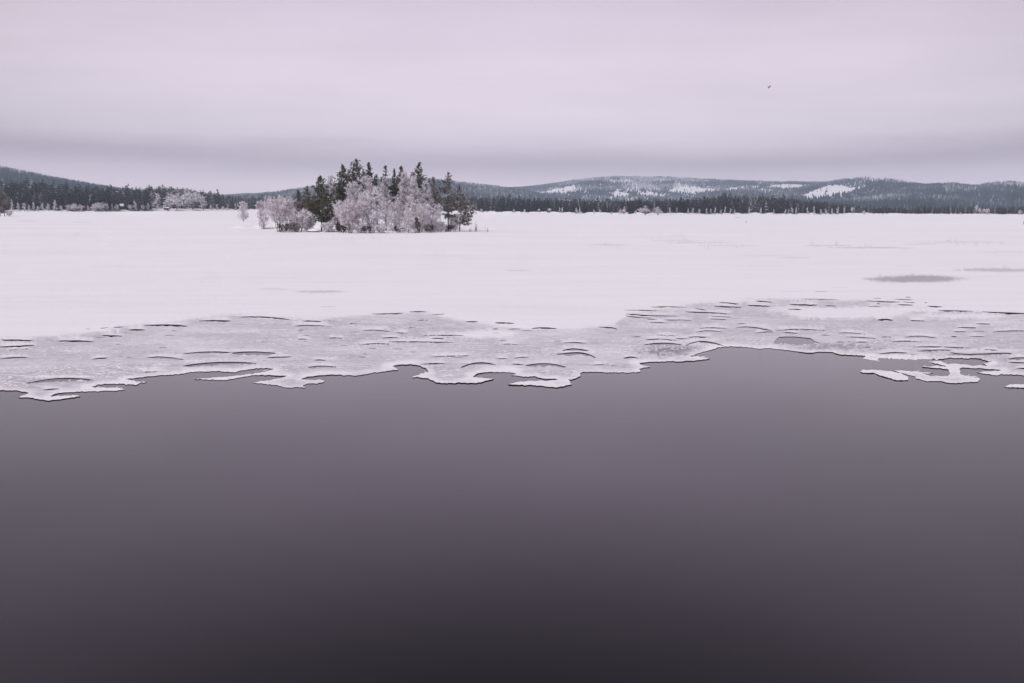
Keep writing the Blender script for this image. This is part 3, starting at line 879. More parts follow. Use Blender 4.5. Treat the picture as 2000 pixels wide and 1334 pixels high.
cones = [cone_tree(rng) for _ in range(10)]
for hi, (name, r0, rc, crest, ntree, th_) in enumerate(HILLS):
    cu = np.array(crest, float)
    us = np.linspace(cu[0, 0], cu[-1, 0], 160)
    vs = np.interp(us, cu[:, 0], cu[:, 1]) + 1.5 * fbm(us / 40, us * 0, 60 + hi, 3)
    a_ = az_of(us)
    zc = np.maximum(z_at(us, vs, rc) - th_ * 0.75, 0.5)

    def hz(a, r, a_=a_, zc=zc, r0=r0, rc=rc, hi=hi):
        s = np.clip((r - r0) / (rc - r0), 0, None)
        prof = np.where(s <= 1, 0.5 - 0.5 * np.cos(np.pi * np.clip(s, 0, 1) ** 0.9), 1 - 0.35 * np.clip(s - 1, 0, 1) ** 1.5)
        nz = fbm(a * rc / 260, r / 260, 40 + hi, 4)
        return np.interp(a, a_, zc) * prof * (1 + 0.16 * nz * np.clip(1 - s, 0, 1)) - 1.0 * (s <= 0)
    rg = np.concatenate([np.linspace(r0, rc, 34), rc * np.array([1.03, 1.07, 1.15, 1.3])])
    ga, gr = np.meshgrid(a_, rg, indexing='ij')
    Z = hz(ga.ravel(), gr.ravel()).reshape(ga.shape)
    HV = np.stack([np.sin(ga) * gr, np.cos(ga) * gr, Z], -1).reshape(-1, 3)
    ho = link(name, mesh(name, HV, grid_faces(len(a_), len(rg)), [M_floor], smooth=True))
    tag(ho, kind='structure')
    # the wood on its near slope, clearings left open
    A = rng.uniform(a_[0], a_[-1], ntree * 2)
    R = r0 + (rc * 1.02 - r0) * rng.random(ntree * 2) ** 0.62
    P = np.stack([np.sin(A) * R, np.cos(A) * R, hz(A, R)], 1)
    pu, pv = project(P)
    ok = np.interp(A, a_, zc) > 2
    rag = 3.0 * fbm(pu / 9, pv / 3, 90 + hi, 3)
    for q in CLEAR[name]:
        ok &= ~in_poly(pu, pv + rag, q) | (rng.random(len(pu)) < .02)
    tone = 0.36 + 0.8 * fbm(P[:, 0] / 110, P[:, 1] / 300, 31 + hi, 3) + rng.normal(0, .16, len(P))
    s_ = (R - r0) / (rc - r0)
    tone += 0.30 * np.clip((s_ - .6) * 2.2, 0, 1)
    if name in ('clearing_hill', 'snowy_dome_hill'):       # snow-filled gaps drawn out along the slope
        gap = fbm(pu / 30, pv / 4.2, 140 + hi, 4) + .16 * np.clip((s_ - .6) * 2.5, 0, 1)
        ok &= (gap < .20) | (rng.random(len(pu)) < .3)
        tone += .5 * np.clip(gap, 0, .5)
    for q in THIN[name]:
        i = in_poly(pu, pv + rag, q)
        ok &= ~i | (rng.random(len(pu)) < .42)
        tone[i] += .25
    P, tone = P[ok][:ntree], tone[ok][:ntree]
    H = th_ * rng.uniform(.6, 1.25, len(P))
    P[:, 2] -= .3
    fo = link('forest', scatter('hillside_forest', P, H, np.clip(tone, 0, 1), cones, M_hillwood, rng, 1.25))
    tag(fo, 'conifer wood covering the slopes of the ' + name.replace('_', ' '), 'forest', kind='stuff')

# ------------------------------------------------------------------ woods along the shore
spruces = [lod_tree(20, rng) for _ in range(8)]
N = 12500
A = rng.uniform(AZ[0] * 0.86, AZ[-1] * 0.86, N)
D = 4 + 240 * rng.random(N) ** 1.25
R = np.interp(A, AZ, RS) + D
P = np.stack([np.sin(A) * R, np.cos(A) * R, land_z(A, R) - .2], 1)
pu, pv = project(P)
H = 9.4 * rng.uniform(.45, 1.3, N) * (1 + .5 * fbm(P[:, 0] / 14, P[:, 1] / 14, 55, 2))
room = z_at(pu, np.interp(pu, CROWNS[:, 0], CROWNS[:, 1]), R) - P[:, 2]      # the wood's own top line
H = np.minimum(H, room * np.where(rng.random(N) < .09, rng.uniform(1.1, 1.35, N), rng.uniform(.65, 1.05, N)))
ok = H > 2.5
ok &= ~((pu > 293) & (pu < 345) & (D < 38))       # open snowy bank by the red shed
ok &= ~((pu > 345) & (pu < 450) & (D < 30))
ok &= ~((pu > 231) & (pu < 246) & (D < 30))       # cabin clearing
ok &= ~((pu > 1903) & (pu < 1936) & (D < 26))
ok &= ~((pu > 1665) & (pu < 1705) & (D < 16))
tone = np.clip(0.34 + 0.7 * fbm(P[:, 0] / 18, P[:, 1] / 25, 71, 3) + rng.normal(0, .2, N) + .5 * (rng.random(N) < .08), 0, 1)
P, H, tone, D, pu = P[ok], H[ok], tone[ok], D[ok], pu[ok]
inview = (pu > -40) & (pu < 2040)
edge = np.where(inview, D - 4.0 * (H / 9.6) ** 2 + np.where(pu > 500, 3.0, 0) + rng.uniform(0, 5, len(D)) + np.where((pu > 480) & (pu < 900), 60, 0), 999)
sel = np.argsort(edge)[:300]
rest = np.ones(len(P), bool)
rest[sel] = False
fo = link('forest', scatter('shore_forest', P[rest], H[rest], tone[rest], spruces, M_mass, rng, 1.45))
tag(fo, 'dark conifer wood standing behind the front trees along the far shore', 'forest', kind='stuff')


def bough_tree(rng, nb=46):
    V, T, A = lod_tree(nb, rng)
    return mesh('shore_spruce', V, T, [M_spruce], attrs={'tone': np.clip(A + .32, 0, 1)})


SPR = [bough_tree(rng) for _ in range(12)]
LBL = [(-100, 231, 'dark spruce in the front row of the wood below the steep hill', 'spruces below the steep hill'),
       (231, 470, 'dark spruce beside the little snow-roofed cabin and the red shed', 'spruces by the cabin and shed'),
       (470, 1180, 'dark spruce in the far shore row just beyond the pine island', 'spruces beyond the island'),
       (1180, 1680, 'dark spruce in the shore row below the white hillside clearings', 'spruces below the clearings'),
       (1680, 2200, 'small dark spruce in the shore row below the nearest wooded hill', 'spruces below the nearest wooded hill')]
for k, i in enumerate(sel):
    o = link('spruce_tree', SPR[k % len(SPR)], loc=P[i])
    o.scale = (H[i] * rng.uniform(1.05, 1.6),) * 2 + (H[i],)
    o.rotation_euler = (rng.normal(0, .02), rng.normal(0, .02), rng.uniform(0, 6.28))
    for a0, a1, lb, gp in LBL:
        if a0 <= pu[i] < a1:
            tag(o, lb, 'spruce tree', gp)

# ------------------------------------------------------------------ island
IC = on_plane(np.array([715.0]), np.array([447.0]), 0.1)[0]
IW, ID = 26.0, 12.0


def isl_z(x, y):
    ax = (x - IC[0]) / np.where(x < IC[0], 25, 26.5)
    ay = (y - IC[1] - 4) / np.where(y < IC[1] + 4, 11.5, 16)
    d = np.sqrt(ax ** 2 + ay ** 2) + 0.22 * fbm(x / 5, y / 5, 5, 3)
    f = sstep((1.08 - d) / 0.55)
    return -0.02 + 0.75 * f + f * (1.15 * np.clip(fbm(x / 2.4, y / 2.4, 6, 3), -.15, 1) + .12 * fbm(x / .8, y / .8, 9, 2)) - 0.15 * (f <= 0)


gx, gy = np.meshgrid(np.linspace(IC[0] - 34, IC[0] + 36, 180), np.linspace(IC[1] - 12, IC[1] + 26, 100), indexing='ij')
IV = np.stack([gx, gy, isl_z(gx.ravel(), gy.ravel()).reshape(gx.shape)], -1).reshape(-1, 3)
isl = link('island_ground', mesh('island_ground', IV, grid_faces(180, 100), [M_snow], smooth=True))
tag(isl, kind='structure')


def place(u, dist, vtop):
    """foot of a tree at bearing u and range dist, and its height from its top in the photo"""
    a = float(az_of(np.array([u]), 440)[0])
    x, y = math.sin(a) * dist, math.cos(a) * dist
    z = max(float(isl_z(np.array([x]), np.array([y]))[0]), 0.06) if abs(x - IC[0]) < 34 and IC[1] - 12 < y < IC[1] + 26 else 0.06
    h = float(z_at(np.array([u]), np.array([vtop]), dist)[0]) - z
    return (x, y, z - .05), h


def pine(u, dist, vtop, hwpx, base, label, mat=None, dens=1.0, frost=0.0, lean=0.0, droop=0.0, group='pines on the island', seed=None, belly=0.35):
    rg = np.random.default_rng(int(u * 13 + vtop))
    loc, h = place(u, dist, vtop)
    hw = hwpx * dist / F
    t = empty('pine_tree', loc)
    tag(t, label, 'pine tree', group)
    r0 = 0.010 * h + 0.03
    ts = np.linspace(0, 1, 9)
    px = lean * ts ** 1.5 * h + 0.05 * np.sin(ts * 5 + u)
    py = 0.06 * np.sin(ts * 4 + u * 2)
    S = np.stack([px, py, ts * (h - .1)], 1)
    rad = r0 * (1 - ts * .93)
    B = Buf()
    B.prisms(S[:-1], S[1:], rad[:-1], rad[1:], 7)
    Br, Nd = Buf(), Buf()
    at = lambda q: np.array([np.interp(q, ts, S[:, 0]), np.interp(q, ts, S[:, 1]), q * (h - .1)])
    nwh = max(9, int((1 - base) * h * 3.1))
    clumps, cdir, ctone, csz = [], [], [], []
    for w_ in range(nwh):
        q = base + (1 - base) * (w_ + .5) / nwh
        s = (q - base) / (1 - base)
        env = hw * (min(1, (s + .08) / belly) ** .6 if s < belly else ((1 - s) / (1 - belly)) ** .95) + .05
        for k in range(rg.integers(4, 7)):
            if rg.random() > dens:
                continue
            th = rg.uniform(0, 6.283)
            L = env * rg.uniform(.5, 1.22)
            up = rg.uniform(-.15, .25) + .75 * s - droop * (1 - s)
            p0 = at(min(1, q + rg.uniform(-.02, .02)))
            d = np.array([math.cos(th), math.sin(th), up])
            d /= np.linalg.norm(d[:2]) + 1e-6
            pm = p0 + d * L * .55
            p1 = p0 + d * L + [0, 0, .18 * L]
            Br.prisms([p0, pm], [pm, p1], [.012 + .012 * L, .006 + .008 * L], [.006 + .008 * L, .006], 3, 0)
            nc = max(3, int(L * 7))
            for c in range(nc):
                f = .28 + .76 * (c + rg.random()) / nc
                pc = p0 + (pm - p0) * (f / .55) if f < .55 else pm + (p1 - pm) * ((f - .55) / .45)
                side = rg.normal(0, .08 + .10 * L * (1 - abs(f - .6)), 3) * [1, 1, .4]
                clumps.append(pc + side)
                cdir.append(d * .6 + [0, 0, .55] + rg.normal(0, .3, 3))
                ctone.append(rg.uniform(.05, .64) + frost * rg.random() + (.3 * rg.random() if rg.random() < .14 else 0))
                csz.append(rg.uniform(.22, .38) * (1 - .45 * s))
    for k in range(5):
        clumps.append(at(1.0) + [rg.normal(0, .03 + .02 * k), rg.normal(0, .03 + .02 * k), -.14 * k])
        cdir.append([0, 0, 1])
        ctone.append(.35)
        csz.append(.17 + .02 * k)
    cl, cd = np.array(clumps), np.array(cdir)
    cd /= np.linalg.norm(cd, axis=1)[:, None]
    nbk = 18
    cl2, tn2, sz2 = np.repeat(cl, nbk, 0), np.repeat(ctone, nbk), np.repeat(csz, nbk)
    dd = np.repeat(cd, nbk, 0) * .55 + rg.normal(0, .62, (len(cl2), 3))
    dd /= np.linalg.norm(dd, axis=1)[:, None]
    Nd.blades(cl2 - dd * .05, cl2 + dd * (sz2 * rg.uniform(.7, 1.45, len(sz2)))[:, None], sz2 * .125, rg, np.clip(tn2 + rg.normal(0, .06, len(tn2)), 0, 1))
    link('trunk', B.mesh('pine_trunk', [M_bark], True), t)
    link('branches', Br.mesh('pine_branches', [M_bark]), t)
    link('crown', Nd.mesh('pine_crown', [mat or M_pine]), t)
    return t


def rimed(name, u, dist, vtop, hwpx, stems, label, cat='birch tree', mat=None, shape='round', low=.07, dens=1.0, group='frosted trees on the island', spread=.55, twig=1.0, parts=True):
    rg = np.random.default_rng(int(u * 17 + vtop * 3))
    loc, h = place(u, dist, vtop)
    hw = hwpx * dist / F
    t = empty(name, loc)
    tag(t, label, cat, group)
    env = {'round': lambda s: math.sin(math.pi * min(1, max(.0, .12 + s * .86))) ** .6, 'cone': lambda s: (1.02 - s) ** .8, 'column': lambda s: (1 - s ** 3) * (.7 + .3 * s) * (1.0 - .25 * s)}[shape]
    St, Tw = Buf(), Buf()
    nodes = []
    for k in range(stems):
        th = k * 2.4 + rg.uniform(0, 1)
        out_ = 0 if stems == 1 else hw * spread * math.sqrt((k + .5) / stems)
        hh = h * (1 - (0 if stems == 1 else .22 * (out_ / hw) ** 1.0 + rg.uniform(0, .1)))
        ts = np.linspace(0, 1, 7)
        bx = math.cos(th) * (.1 * min(stems, 4) * .5 + out_ * ts ** .8) + .05 * h * .3 * np.sin(ts * 4 + k) * ts
        by = math.sin(th) * (.1 * min(stems, 4) * .5 + out_ * ts ** .8) + .05 * h * .3 * np.cos(ts * 3 + k) * ts
        S = np.stack([bx, by, ts * hh], 1)
        r0 = (.011 * h + .02) * (1 if stems == 1 else .55)
        rad = r0 * (1 - .9 * ts)
        St.prisms(S[:-1], S[1:], rad[:-1], rad[1:], 5)
        nbr = int((66 if stems == 1 else max(20, 110 / stems)) * dens * min(1.3, .5 + h / 12))
        for j in range(nbr):
            q = low + (1 - low) * (j + rg.random()) / nbr
            s = (q - low) / (1 - low)
            R = hw * env(s) * (1 if stems == 1 else .55) * rg.uniform(.6, 1.1) + .1
            a = rg.uniform(0, 6.283)
            if stems > 1:
                a = th + rg.normal(0, 1.3)
            rise_ = {'round': .75, 'cone': .12, 'column': .9}[shape] + rg.uniform(-.15, .3)
            p0 = np.array([np.interp(q, ts, S[:, i]) for i in range(3)])
            d = np.array([math.cos(a), math.sin(a), rise_])
            p1 = p0 + d * R
            if p1[2] > h:
                p1[2] = h - rg.random() * .3
            p1[2] -= .12 * R
            Tw.prisms([p0], [p1], [.014 + .008 * R], [.009], 3, .05)
            nsub = max(5, int(R * 8))
            f = np.sort(rg.uniform(.18, 1, nsub))
            q0 = p0 + (p1 - p0) * f[:, None]
            dv = (p1 - p0) / (np.linalg.norm(p1 - p0) + 1e-6)
            sd_ = dv * .7 + rg.normal(0, .55, (nsub, 3)) + [0, 0, .12]
            sd_ /= np.linalg.norm(sd_, axis=1)[:, None]
            sl = (.22 + .28 * R * (1.1 - f)) * rg.uniform(.7, 1.3, nsub)
            q1 = q0 + sd_ * sl[:, None]
            tn = np.where(rg.random(nsub) < .07, 0, rg.uniform(.15, .95, nsub))
            Tw.prisms(q0, q1, .011 * twig, .007 * twig, 3, tn)
            nt = 8
            g0 = np.repeat(q0, nt, 0) + np.repeat(q1 - q0, nt, 0) * rg.uniform(.1, 1, (nsub * nt, 1))
            gd = np.repeat(sd_, nt, 0) * .8 + rg.normal(0, .6, (nsub * nt, 3))
            gd /= np.linalg.norm(gd, axis=1)[:, None]
            gl = rg.uniform(.15, .36, nsub * nt)
            Tw.blades(g0, g0 + gd * gl[:, None], .019 * twig * rg.uniform(.7, 1.3, nsub * nt), rg, np.clip(np.repeat(tn, nt) + rg.uniform(-.2, .3, nsub * nt), 0, 1))
    link('trunk', St.mesh('rimed_stems', [M_bark if name == 'willow_bush' and stems > 7 else M_stem], True), t)
    link('crown', Tw.mesh('rimed_twigs', [mat or M_hoar]), t)
    return t


# pines, from the island's near end along the shore
pine(628, 168, 342, 30, .17, 'broad dark conical pine standing alone in front with bare lower trunk', belly=.22, dens=1.0)
pine(600, 176, 363, 19, .06, 'brownish frosted pine just behind the broad conical pine', M_pine_frost, frost=.25, belly=.3)
pine(584, 178, 370, 15, .05, 'short slim greenish pine between willow and broad conical pine', M_pine_frost, frost=.1, belly=.3)
pine(671, 180, 322, 25, .28, 'tall dense dark pine with rounded crown, first of the tall pines', belly=.35)
pine(698, 183, 310, 25, .30, 'tallest pine of the island, dense dark bushy top', belly=.45)
pine(720, 184, 316, 12, .35, 'slim tall pine leaning close beside the tallest pine', lean=.01)
pine(736, 182, 340, 9, .40, 'thin short pine peeping over the rounded frosted birch', dens=.8)
pine(754, 180, 322, 15, .25, 'sparse spire-topped pine with open tiers in the gap', dens=.7)
pine(771, 183, 330, 10, .35, 'thin pine squeezed between spire-topped and fork-topped pines', dens=.8)
pine(785, 182, 323, 15, .30, 'pine with a dark pointed top behind the frosted larch', dens=.9)
pine(819, 178, 317, 22, .30, 'tall full pine with bronze crown behind the twin frosted birches', frost=.12)
pine(846, 176, 345, 15, .30, 'lower frosted pine on the outer flank of the bronze pine', M_pine_frost, frost=.25, dens=.9)
pine(875, 171, 335, 21, .22, 'slender straight pine with long bare trunk near the island tip', M_pine_frost, frost=.12, belly=.45, dens=.62, droop=.2)
pine(898, 172, 362, 27, .16, 'sparse frosted pine outermost at the island tip, wide drooping boughs', M_pine_frost, frost=.5, belly=.22, dens=.62, droop=.12)
pine(812, 163, 424, 9, .02, 'small dark juniper-like young pine at the foot of frosted trees', belly=.3)
pine(658, 178, 405, 10, .03, 'dark young pine in the shade behind the big rounded willow', belly=.3)
# frosted broadleaf trees and willows
rimed('birch_tree', 475, 268, 394, 16, 1, 'lone pale frosted birch on the open ice away from the island', shape='column', low=.03, dens=1.4)
rimed('willow_bush', 514, 186, 388, 13, 4, 'narrow pinkish frosted willow at the very end of the island', 'willow', M_hoar_pink)
rimed('willow_bush', 545, 167, 380, 33, 8, 'wide pink frosted willow with dark bundled stems at its foot', 'willow', M_hoar_pink, low=.25, dens=1.1, spread=.5)
rimed('willow_bush', 562, 176, 384, 20, 4, 'frosted willow just behind the wide willow with dark stems', 'willow', M_hoar_pink)
rimed('willow_bush', 586, 166, 406, 22, 4, 'low greyish frosted willow between two pines and the lake ice', 'willow', low=.15)
rimed('birch_tree', 602, 168, 416, 18, 3, 'small grey frosted birch bush under the broad conical pine', 'birch tree', low=.1)
rimed('birch_tree', 647, 180, 344, 17, 1, 'thin tall frosted birch behind the broad conical pine', shape='column')
rimed('birch_tree', 642, 176, 395, 20, 3, 'frosted birch bush beside the bare trunk of the conical pine')
rimed('willow_bush', 684, 160, 387, 36, 9, 'big rounded pink frosted willow at the front of the island', 'willow', M_hoar_pink, low=.14, dens=1.15)
rimed('birch_tree', 704, 172, 338, 34, 2, 'tall broad frosted birch rising behind the rounded willow', low=.2, dens=1.4)
rimed('birch_tree', 728, 161, 362, 30, 5, 'frosted birch with several stems at the middle front shore', low=.14, dens=1.15)
rimed('birch_tree', 752, 178, 346, 20, 1, 'frosted birch in the gap under the spire-topped pine', shape='column', dens=1.2)
rimed('birch_tree', 768, 172, 386, 19, 3, 'low frosted birch with pale thin stems in the central gap')
rimed('larch_tree', 790, 174, 335, 30, 1, 'tall frosted larch with wide level boughs and brownish heart', 'larch tree', M_hoar_pink, 'cone', low=.1, dens=1.7)
rimed('birch_tree', 809, 170, 344, 25, 1, 'pointed white frosted birch, first of the twin pair', shape='cone', dens=1.7, low=.1)
rimed('birch_tree', 832, 172, 352, 23, 1, 'pointed white frosted birch, second of the twin pair', shape='cone', dens=1.6, low=.1)
rimed('birch_tree', 797, 161, 407, 17, 1, 'small cone-shaped frosted tree at the front shore', shape='cone', dens=1.3, low=.04)
rimed('birch_tree', 822, 165, 392, 24, 3, 'frosted birch bush in front of the twin pointed birches', dens=1.1)
rimed('birch_tree', 847, 167, 392, 20, 2, 'frosted arching birch next to the snowy opening by the slender pine', dens=1.1)
rimed('willow_bush', 888, 172, 416, 15, 4, 'low frosted bush between the two outermost pines', 'willow')
rimed('willow_bush', 860, 168, 434, 12, 4, 'very low twiggy bush beside the slender pine trunk', 'willow')
rimed('willow_bush', 640, 165, 436, 10, 4, 'tiny twiggy bush by the snowy boulder', 'willow')
rimed('willow_bush', 574, 165, 436, 10, 5, 'tiny dark twigged bush by the willow with dark stems', 'willow', M_pine_frost)
rimed('willow_bush', 743, 160, 440, 13, 5, 'tiny frosted bush at the front edge by the middle birch', 'willow')
rimed('willow_bush', 703, 159, 436, 12, 5, 'tiny brownish bush between the two big front shrubs', 'willow', M_hoar_pink)

for u, dist, vt, hw_, lb in [(553, 163, 437, 9, 'dark bare twigs tangled at the foot of the wide pink willow'), (667, 161, 441, 8, 'dark bare twigs on the snow bank before the rounded willow'), (716, 158.5, 442, 9, 'dark bare twigs between rounded willow and middle birch'),
                          (779, 162, 441, 8, 'dark bare twigs below the tall frosted larch'), (838, 163, 440, 8, 'dark bare twigs under the second pointed frosted birch'), (876, 169, 439, 8, 'dark bare twigs around the slender pine trunk')]:
    rimed('willow_bush', u, dist, vt, hw_, 6, lb, 'willow', M_bark, low=.1, dens=.35, group='bare brush on the island bank')
# boulders under snow caps
for u, dist, rad, lb in [(612, 166, .9, 'snow-capped boulder left of the conical pine trunk'), (650, 166, .7, 'snow-capped boulder between conical pine and rounded willow')]:
    rg = np.random.default_rng(int(u))
    loc, _ = place(u, dist, 440)
    t = empty('boulder', loc)
    tag(t, lb, 'boulder', 'boulders on the island shore')
    for nm, zs, sc, mt in (('rock', .55, 1.0, M_rock), ('snow_cap', .42, 1.06, M_snow)):
        th, ph = np.meshgrid(np.linspace(0, 2 * np.pi, 17)[:-1], np.linspace(0.02, np.pi / 2 if nm == 'snow_cap' else 1.9, 8), indexing='ij')
        q = rad * sc * (1 + .3 * fbm(th * 1.3 + u, ph * 2, 3, 2))
        V = np.stack([q * np.cos(th) * np.sin(ph), q * np.sin(th) * np.sin(ph) * .8, q * zs * np.cos(ph) + (rad * .24 if nm == 'snow_cap' else 0)], -1).reshape(-1, 3)
        i = [(a * 8 + k, ((a + 1) % 16) * 8 + k, ((a + 1) % 16) * 8 + k + 1, a * 8 + k + 1) for a in range(16) for k in range(7)]
        link(nm, mesh(nm, V, i, [mt], smooth=True), t)

# reeds sticking out of the snow beyond the island tip
for u, dist, vt, n, lb in [(930, 172, 431, 9, 'tall tuft of dry reeds standing in snow beyond the island tip'), (918, 170, 442, 6, 'low tuft of dry reeds close to the outermost pine'), (951, 171, 443, 5, 'faint low reed tuft farthest out from the island tip')]:
    rg = np.random.default_rng(int(u))
    loc, h = place(u, dist, vt)
    B = Buf()
    for k in range(n):
        p0 = np.array([rg.normal(0, .12), rg.normal(0, .12), 0])
        p1 = p0 + [rg.normal(0, .12), rg.normal(0, .1), h * rg.uniform(.5, 1)]
        B.prisms([p0], [p1], .022, .010, 4)
        B.blades([p1 - [0, 0, .15]], [p1 + [rg.normal(0, .1), 0, .12]], .03, rg)
        B.blades([p0 + (p1 - p0) * .3], [p0 + (p1 - p0) * .5 + [rg.normal(0, .2), 0, 0]], .03, rg)
    tag(link('reed_tuft', B.mesh('reed_tuft', [M_reed]), loc=loc), lb, 'reeds', 'reed tufts by the island tip')

# ------------------------------------------------------------------ two trees at the picture's edge, on a spit of the lake
pine(1, 385, 360, 17, .12, 'tall brownish pine on the spit at the picture edge', M_pine_frost, frost=.3, group='pines on the spit')
pine(10, 388, 374, 11, .14, 'shorter frosted pine beside the tall one on the spit', M_pine_frost, frost=.45, group='pines on the spit')
rimed('willow_bush', 18, 384, 411, 7, 4, 'low sprawling frosted bush at the foot of the spit pines', 'willow', group='bushes on the spit')

# ------------------------------------------------------------------ frosted trees along the far shore
def rimed_mesh(rg, shape, nbr, hw=.3):
    """a small frosted tree of unit height: stems carrying lobes of frosted twigs"""
    B = Buf()
    if shape == 'round':
        lobes = [(rg.uniform(-.5, .5) * hw, rg.uniform(-.5, .5) * hw, rg.uniform(.3, .68), hw * rg.uniform(.42, .68), rg.uniform(.2, .32)) for _ in range(6)] + [(0, 0, .72, hw * .5, .27)]
    elif shape == 'cone':
        lobes = [(rg.normal(0, .02), rg.normal(0, .02), z, hw * (1.05 - z) * rg.uniform(.75, 1.1), .14) for z in np.linspace(.12, .86, 8)]
    else:
        lobes = [(rg.uniform(-.25, .25) * hw, rg.uniform(-.25, .25) * hw, z, hw * rg.uniform(.5, .85) * (1.2 - z * .8), .2) for z in np.linspace(.22, .8, 6)]
    for lx, ly, lz, lr, lh in lobes:
        B.prisms([(0, 0, 0)], [(lx, ly, lz)], .012, .005, 3, 0)
        n = nbr // 5
        d = rg.normal(0, 1, (n, 3)) + [0, 0, .25]
        d /= np.linalg.norm(d, axis=1)[:, None]
        rad = np.array([lr, lr, lh])
        c = np.array([lx, ly, lz])
        p0 = c + d * rad * .25
        p1 = c + d * rad * rg.uniform(.6, 1.1, (n, 1))
        p1[:, 2] = np.clip(p1[:, 2], .03, 1.0)
        tn = rg.uniform(0, .9, n)
        B.blades(p0, p1, .010, rg, tn)
        m = 8
        g0 = np.repeat(p0, m, 0) + np.repeat(p1 - p0, m, 0) * rg.uniform(.2, 1, (n * m, 1))
        gd = np.repeat(d, m, 0) * .6 + rg.normal(0, .55, (n * m, 3))
        g1 = g0 + gd * rg.uniform(.03, .085, (n * m, 1)) * [hw / .3 * .8, hw / .3 * .8, 1]
        B.blades(g0, g1, .009, rg, np.clip(np.repeat(tn, m) + rg.uniform(-.25, .3, n * m), 0, 1))
    return B


RIM = {s: [rimed_mesh(rng, s, nb).mesh('rimed_' + s, [m_]) for _ in range(4)] for s, nb, m_ in (('round', 110, M_hoar), ('cone', 70, M_hoar), ('column', 80, M_hoar))}
RIMP = [rimed_mesh(rng, 'round', 120, .5).mesh('rimed_pink', [M_hoar_pink]) for _ in range(3)]


def shore_tree(u, d, hpx, wpx, shape, label, group, name='birch_tree', cat='birch tree', meshes=None, dz=0.0):
    a = float(az_of(np.array([u]), 412)[0])
    r = float(np.interp(a, AZ, RS)) + d
    z = max(float(land_z(np.array([a]), np.array([r]))[0]), .08) if d > -6 else .08
    h = hpx * r / F
    ms = meshes or RIM[shape]
    o = link(name, ms[int(rng.integers(len(ms)))], loc=(math.sin(a) * r, math.cos(a) * r, z - .1 + dz))
    wd = wpx * r / F / (.3 if meshes is None else .5) * (rng.uniform(.7, 1.0) if wpx < 9 else 1.2)
    h *= rng.uniform(.85, 1.1) if wpx < 9 else 1.0
    o.scale = (wd, wd, h)
    o.rotation_euler = (0, 0, rng.uniform(0, 6.28))
    return tag(o, label, cat, group)


GL = 'small frosted trees along the shore of the steep hill'
for u, hp, wp, sh in [(24, 20, 5, 'cone'), (36, 17, 7, 'cone'), (48, 16, 6, 'column'), (57, 14, 5, 'cone'), (66, 18, 6, 'cone'), (74, 12, 6, 'column'), (83, 16, 7, 'column'), (94, 13, 6, 'column'), (108, 20, 7, 'cone'), (120, 12, 6, 'column'), (132, 14, 7, 'column'), (146, 16, 9, 'round'),
                      (158, 13, 8, 'round'), (172, 11, 6, 'round'), (186, 17, 9, 'round'), (197, 18, 10, 'round'), (208, 17, 8, 'round'), (219, 13, 6, 'cone'), (229, 14, 7, 'round'), (254, 13, 6, 'round'), (264, 20, 7, 'column'), (279, 12, 6, 'round'), (289, 17, 6, 'column')]:
    shore_tree(u, rng.uniform(0, 3), hp, wp, sh, 'small frosted tree at the lake edge before the dark wood below the steep hill', GL)
for u, hp, wp, sh, d, lb in [(307, 30, 12, 'cone', 14, 'pinkish frosted conical tree on the bank by the red shed'), (332, 33, 17, 'round', 10, 'big round frosted birch standing over the red shed'), (346, 32, 11, 'column', 8, 'narrow frosted birch between two big round frosted birches'),
                          (362, 36, 17, 'round', 16, 'big round frosted birch on the bank, back one of a pair'), (377, 35, 17, 'round', 10, 'big round frosted birch on the bank, front one of a pair'), (397, 29, 10, 'column', 3, 'slim pale frosted birch at the end of the snowy bank'),
                          (445, 14, 5, 'cone', 2, 'tiny frosted cone-shaped tree near the low headland'), (460, 14, 5, 'cone', 2, 'tiny frosted cone-shaped tree at the tip of the low headland'), (436, 10, 5, 'round', 1, 'tiny round frosted bush on the low headland'), (412, 11, 4, 'column', 2, 'tiny frosted shrub before the snowy bank of the headland'),
                          (424, 12, 5, 'column', 4, 'short frosted shrub on top of the headland bank')]:
    shore_tree(u, d, hp, wp, sh, lb, 'frosted trees by the red shed and headland')
for u, hp, wp, d, lb in [(1261, 19, 12, -55, 'pink round frosted willow out on the ice, taller of the pair'), (1285, 17, 12, -55, 'pink round frosted willow out on the ice, lower of the pair'), (1219, 17, 6, -45, 'pale round-headed frosted willow on two thin stems'),
                         (1211, 15, 4, -45, 'thin frosted willow leaning by the round-headed one'), (1195, 6, 4, -40, 'tiny frosted twig bush near the shore ice'), (1242, 9, 4, -30, 'tiny grey frosted bush near the pink pair')]:
    shore_tree(u, d, hp, wp, 'round', lb, 'frosted willows on the shore ice', 'willow_bush', 'willow', RIMP)
GR = 'small frosted trees along the shore below the clearings'
fr = [(1093, 11, 5), (1098, 13, 4), (1126, 14, 6), (1132, 12, 5), (1160, 10, 4), (1172, 9, 4), (925, 6, 5), (940, 7, 5), (1004, 9, 4), (1025, 8, 4), (1053, 9, 5), (1073, 12, 5)]
for u in (1308, 1322, 1344, 1353, 1366, 1380, 1388, 1397, 1408, 1416, 1427, 1435, 1463, 1486, 1511, 1534, 1540, 1547, 1555, 1577, 1590, 1603, 1613, 1625, 1636, 1649):
    fr.append((u, rng.uniform(9, 16), rng.uniform(3, 4.5)))
for u, hp, wp in fr:
    if u < 1080:
        shore_tree(u, rng.uniform(0, 3), hp, wp, 'round', 'small frosted bush along the shore just past the island tip', 'frosted bushes past the island tip')
    else:
        shore_tree(u, rng.uniform(0, 3), hp, wp, ('cone', 'column')[int(rng.integers(2))], 'small frosted tree before the dark shore wood below the hillside clearings', GR)
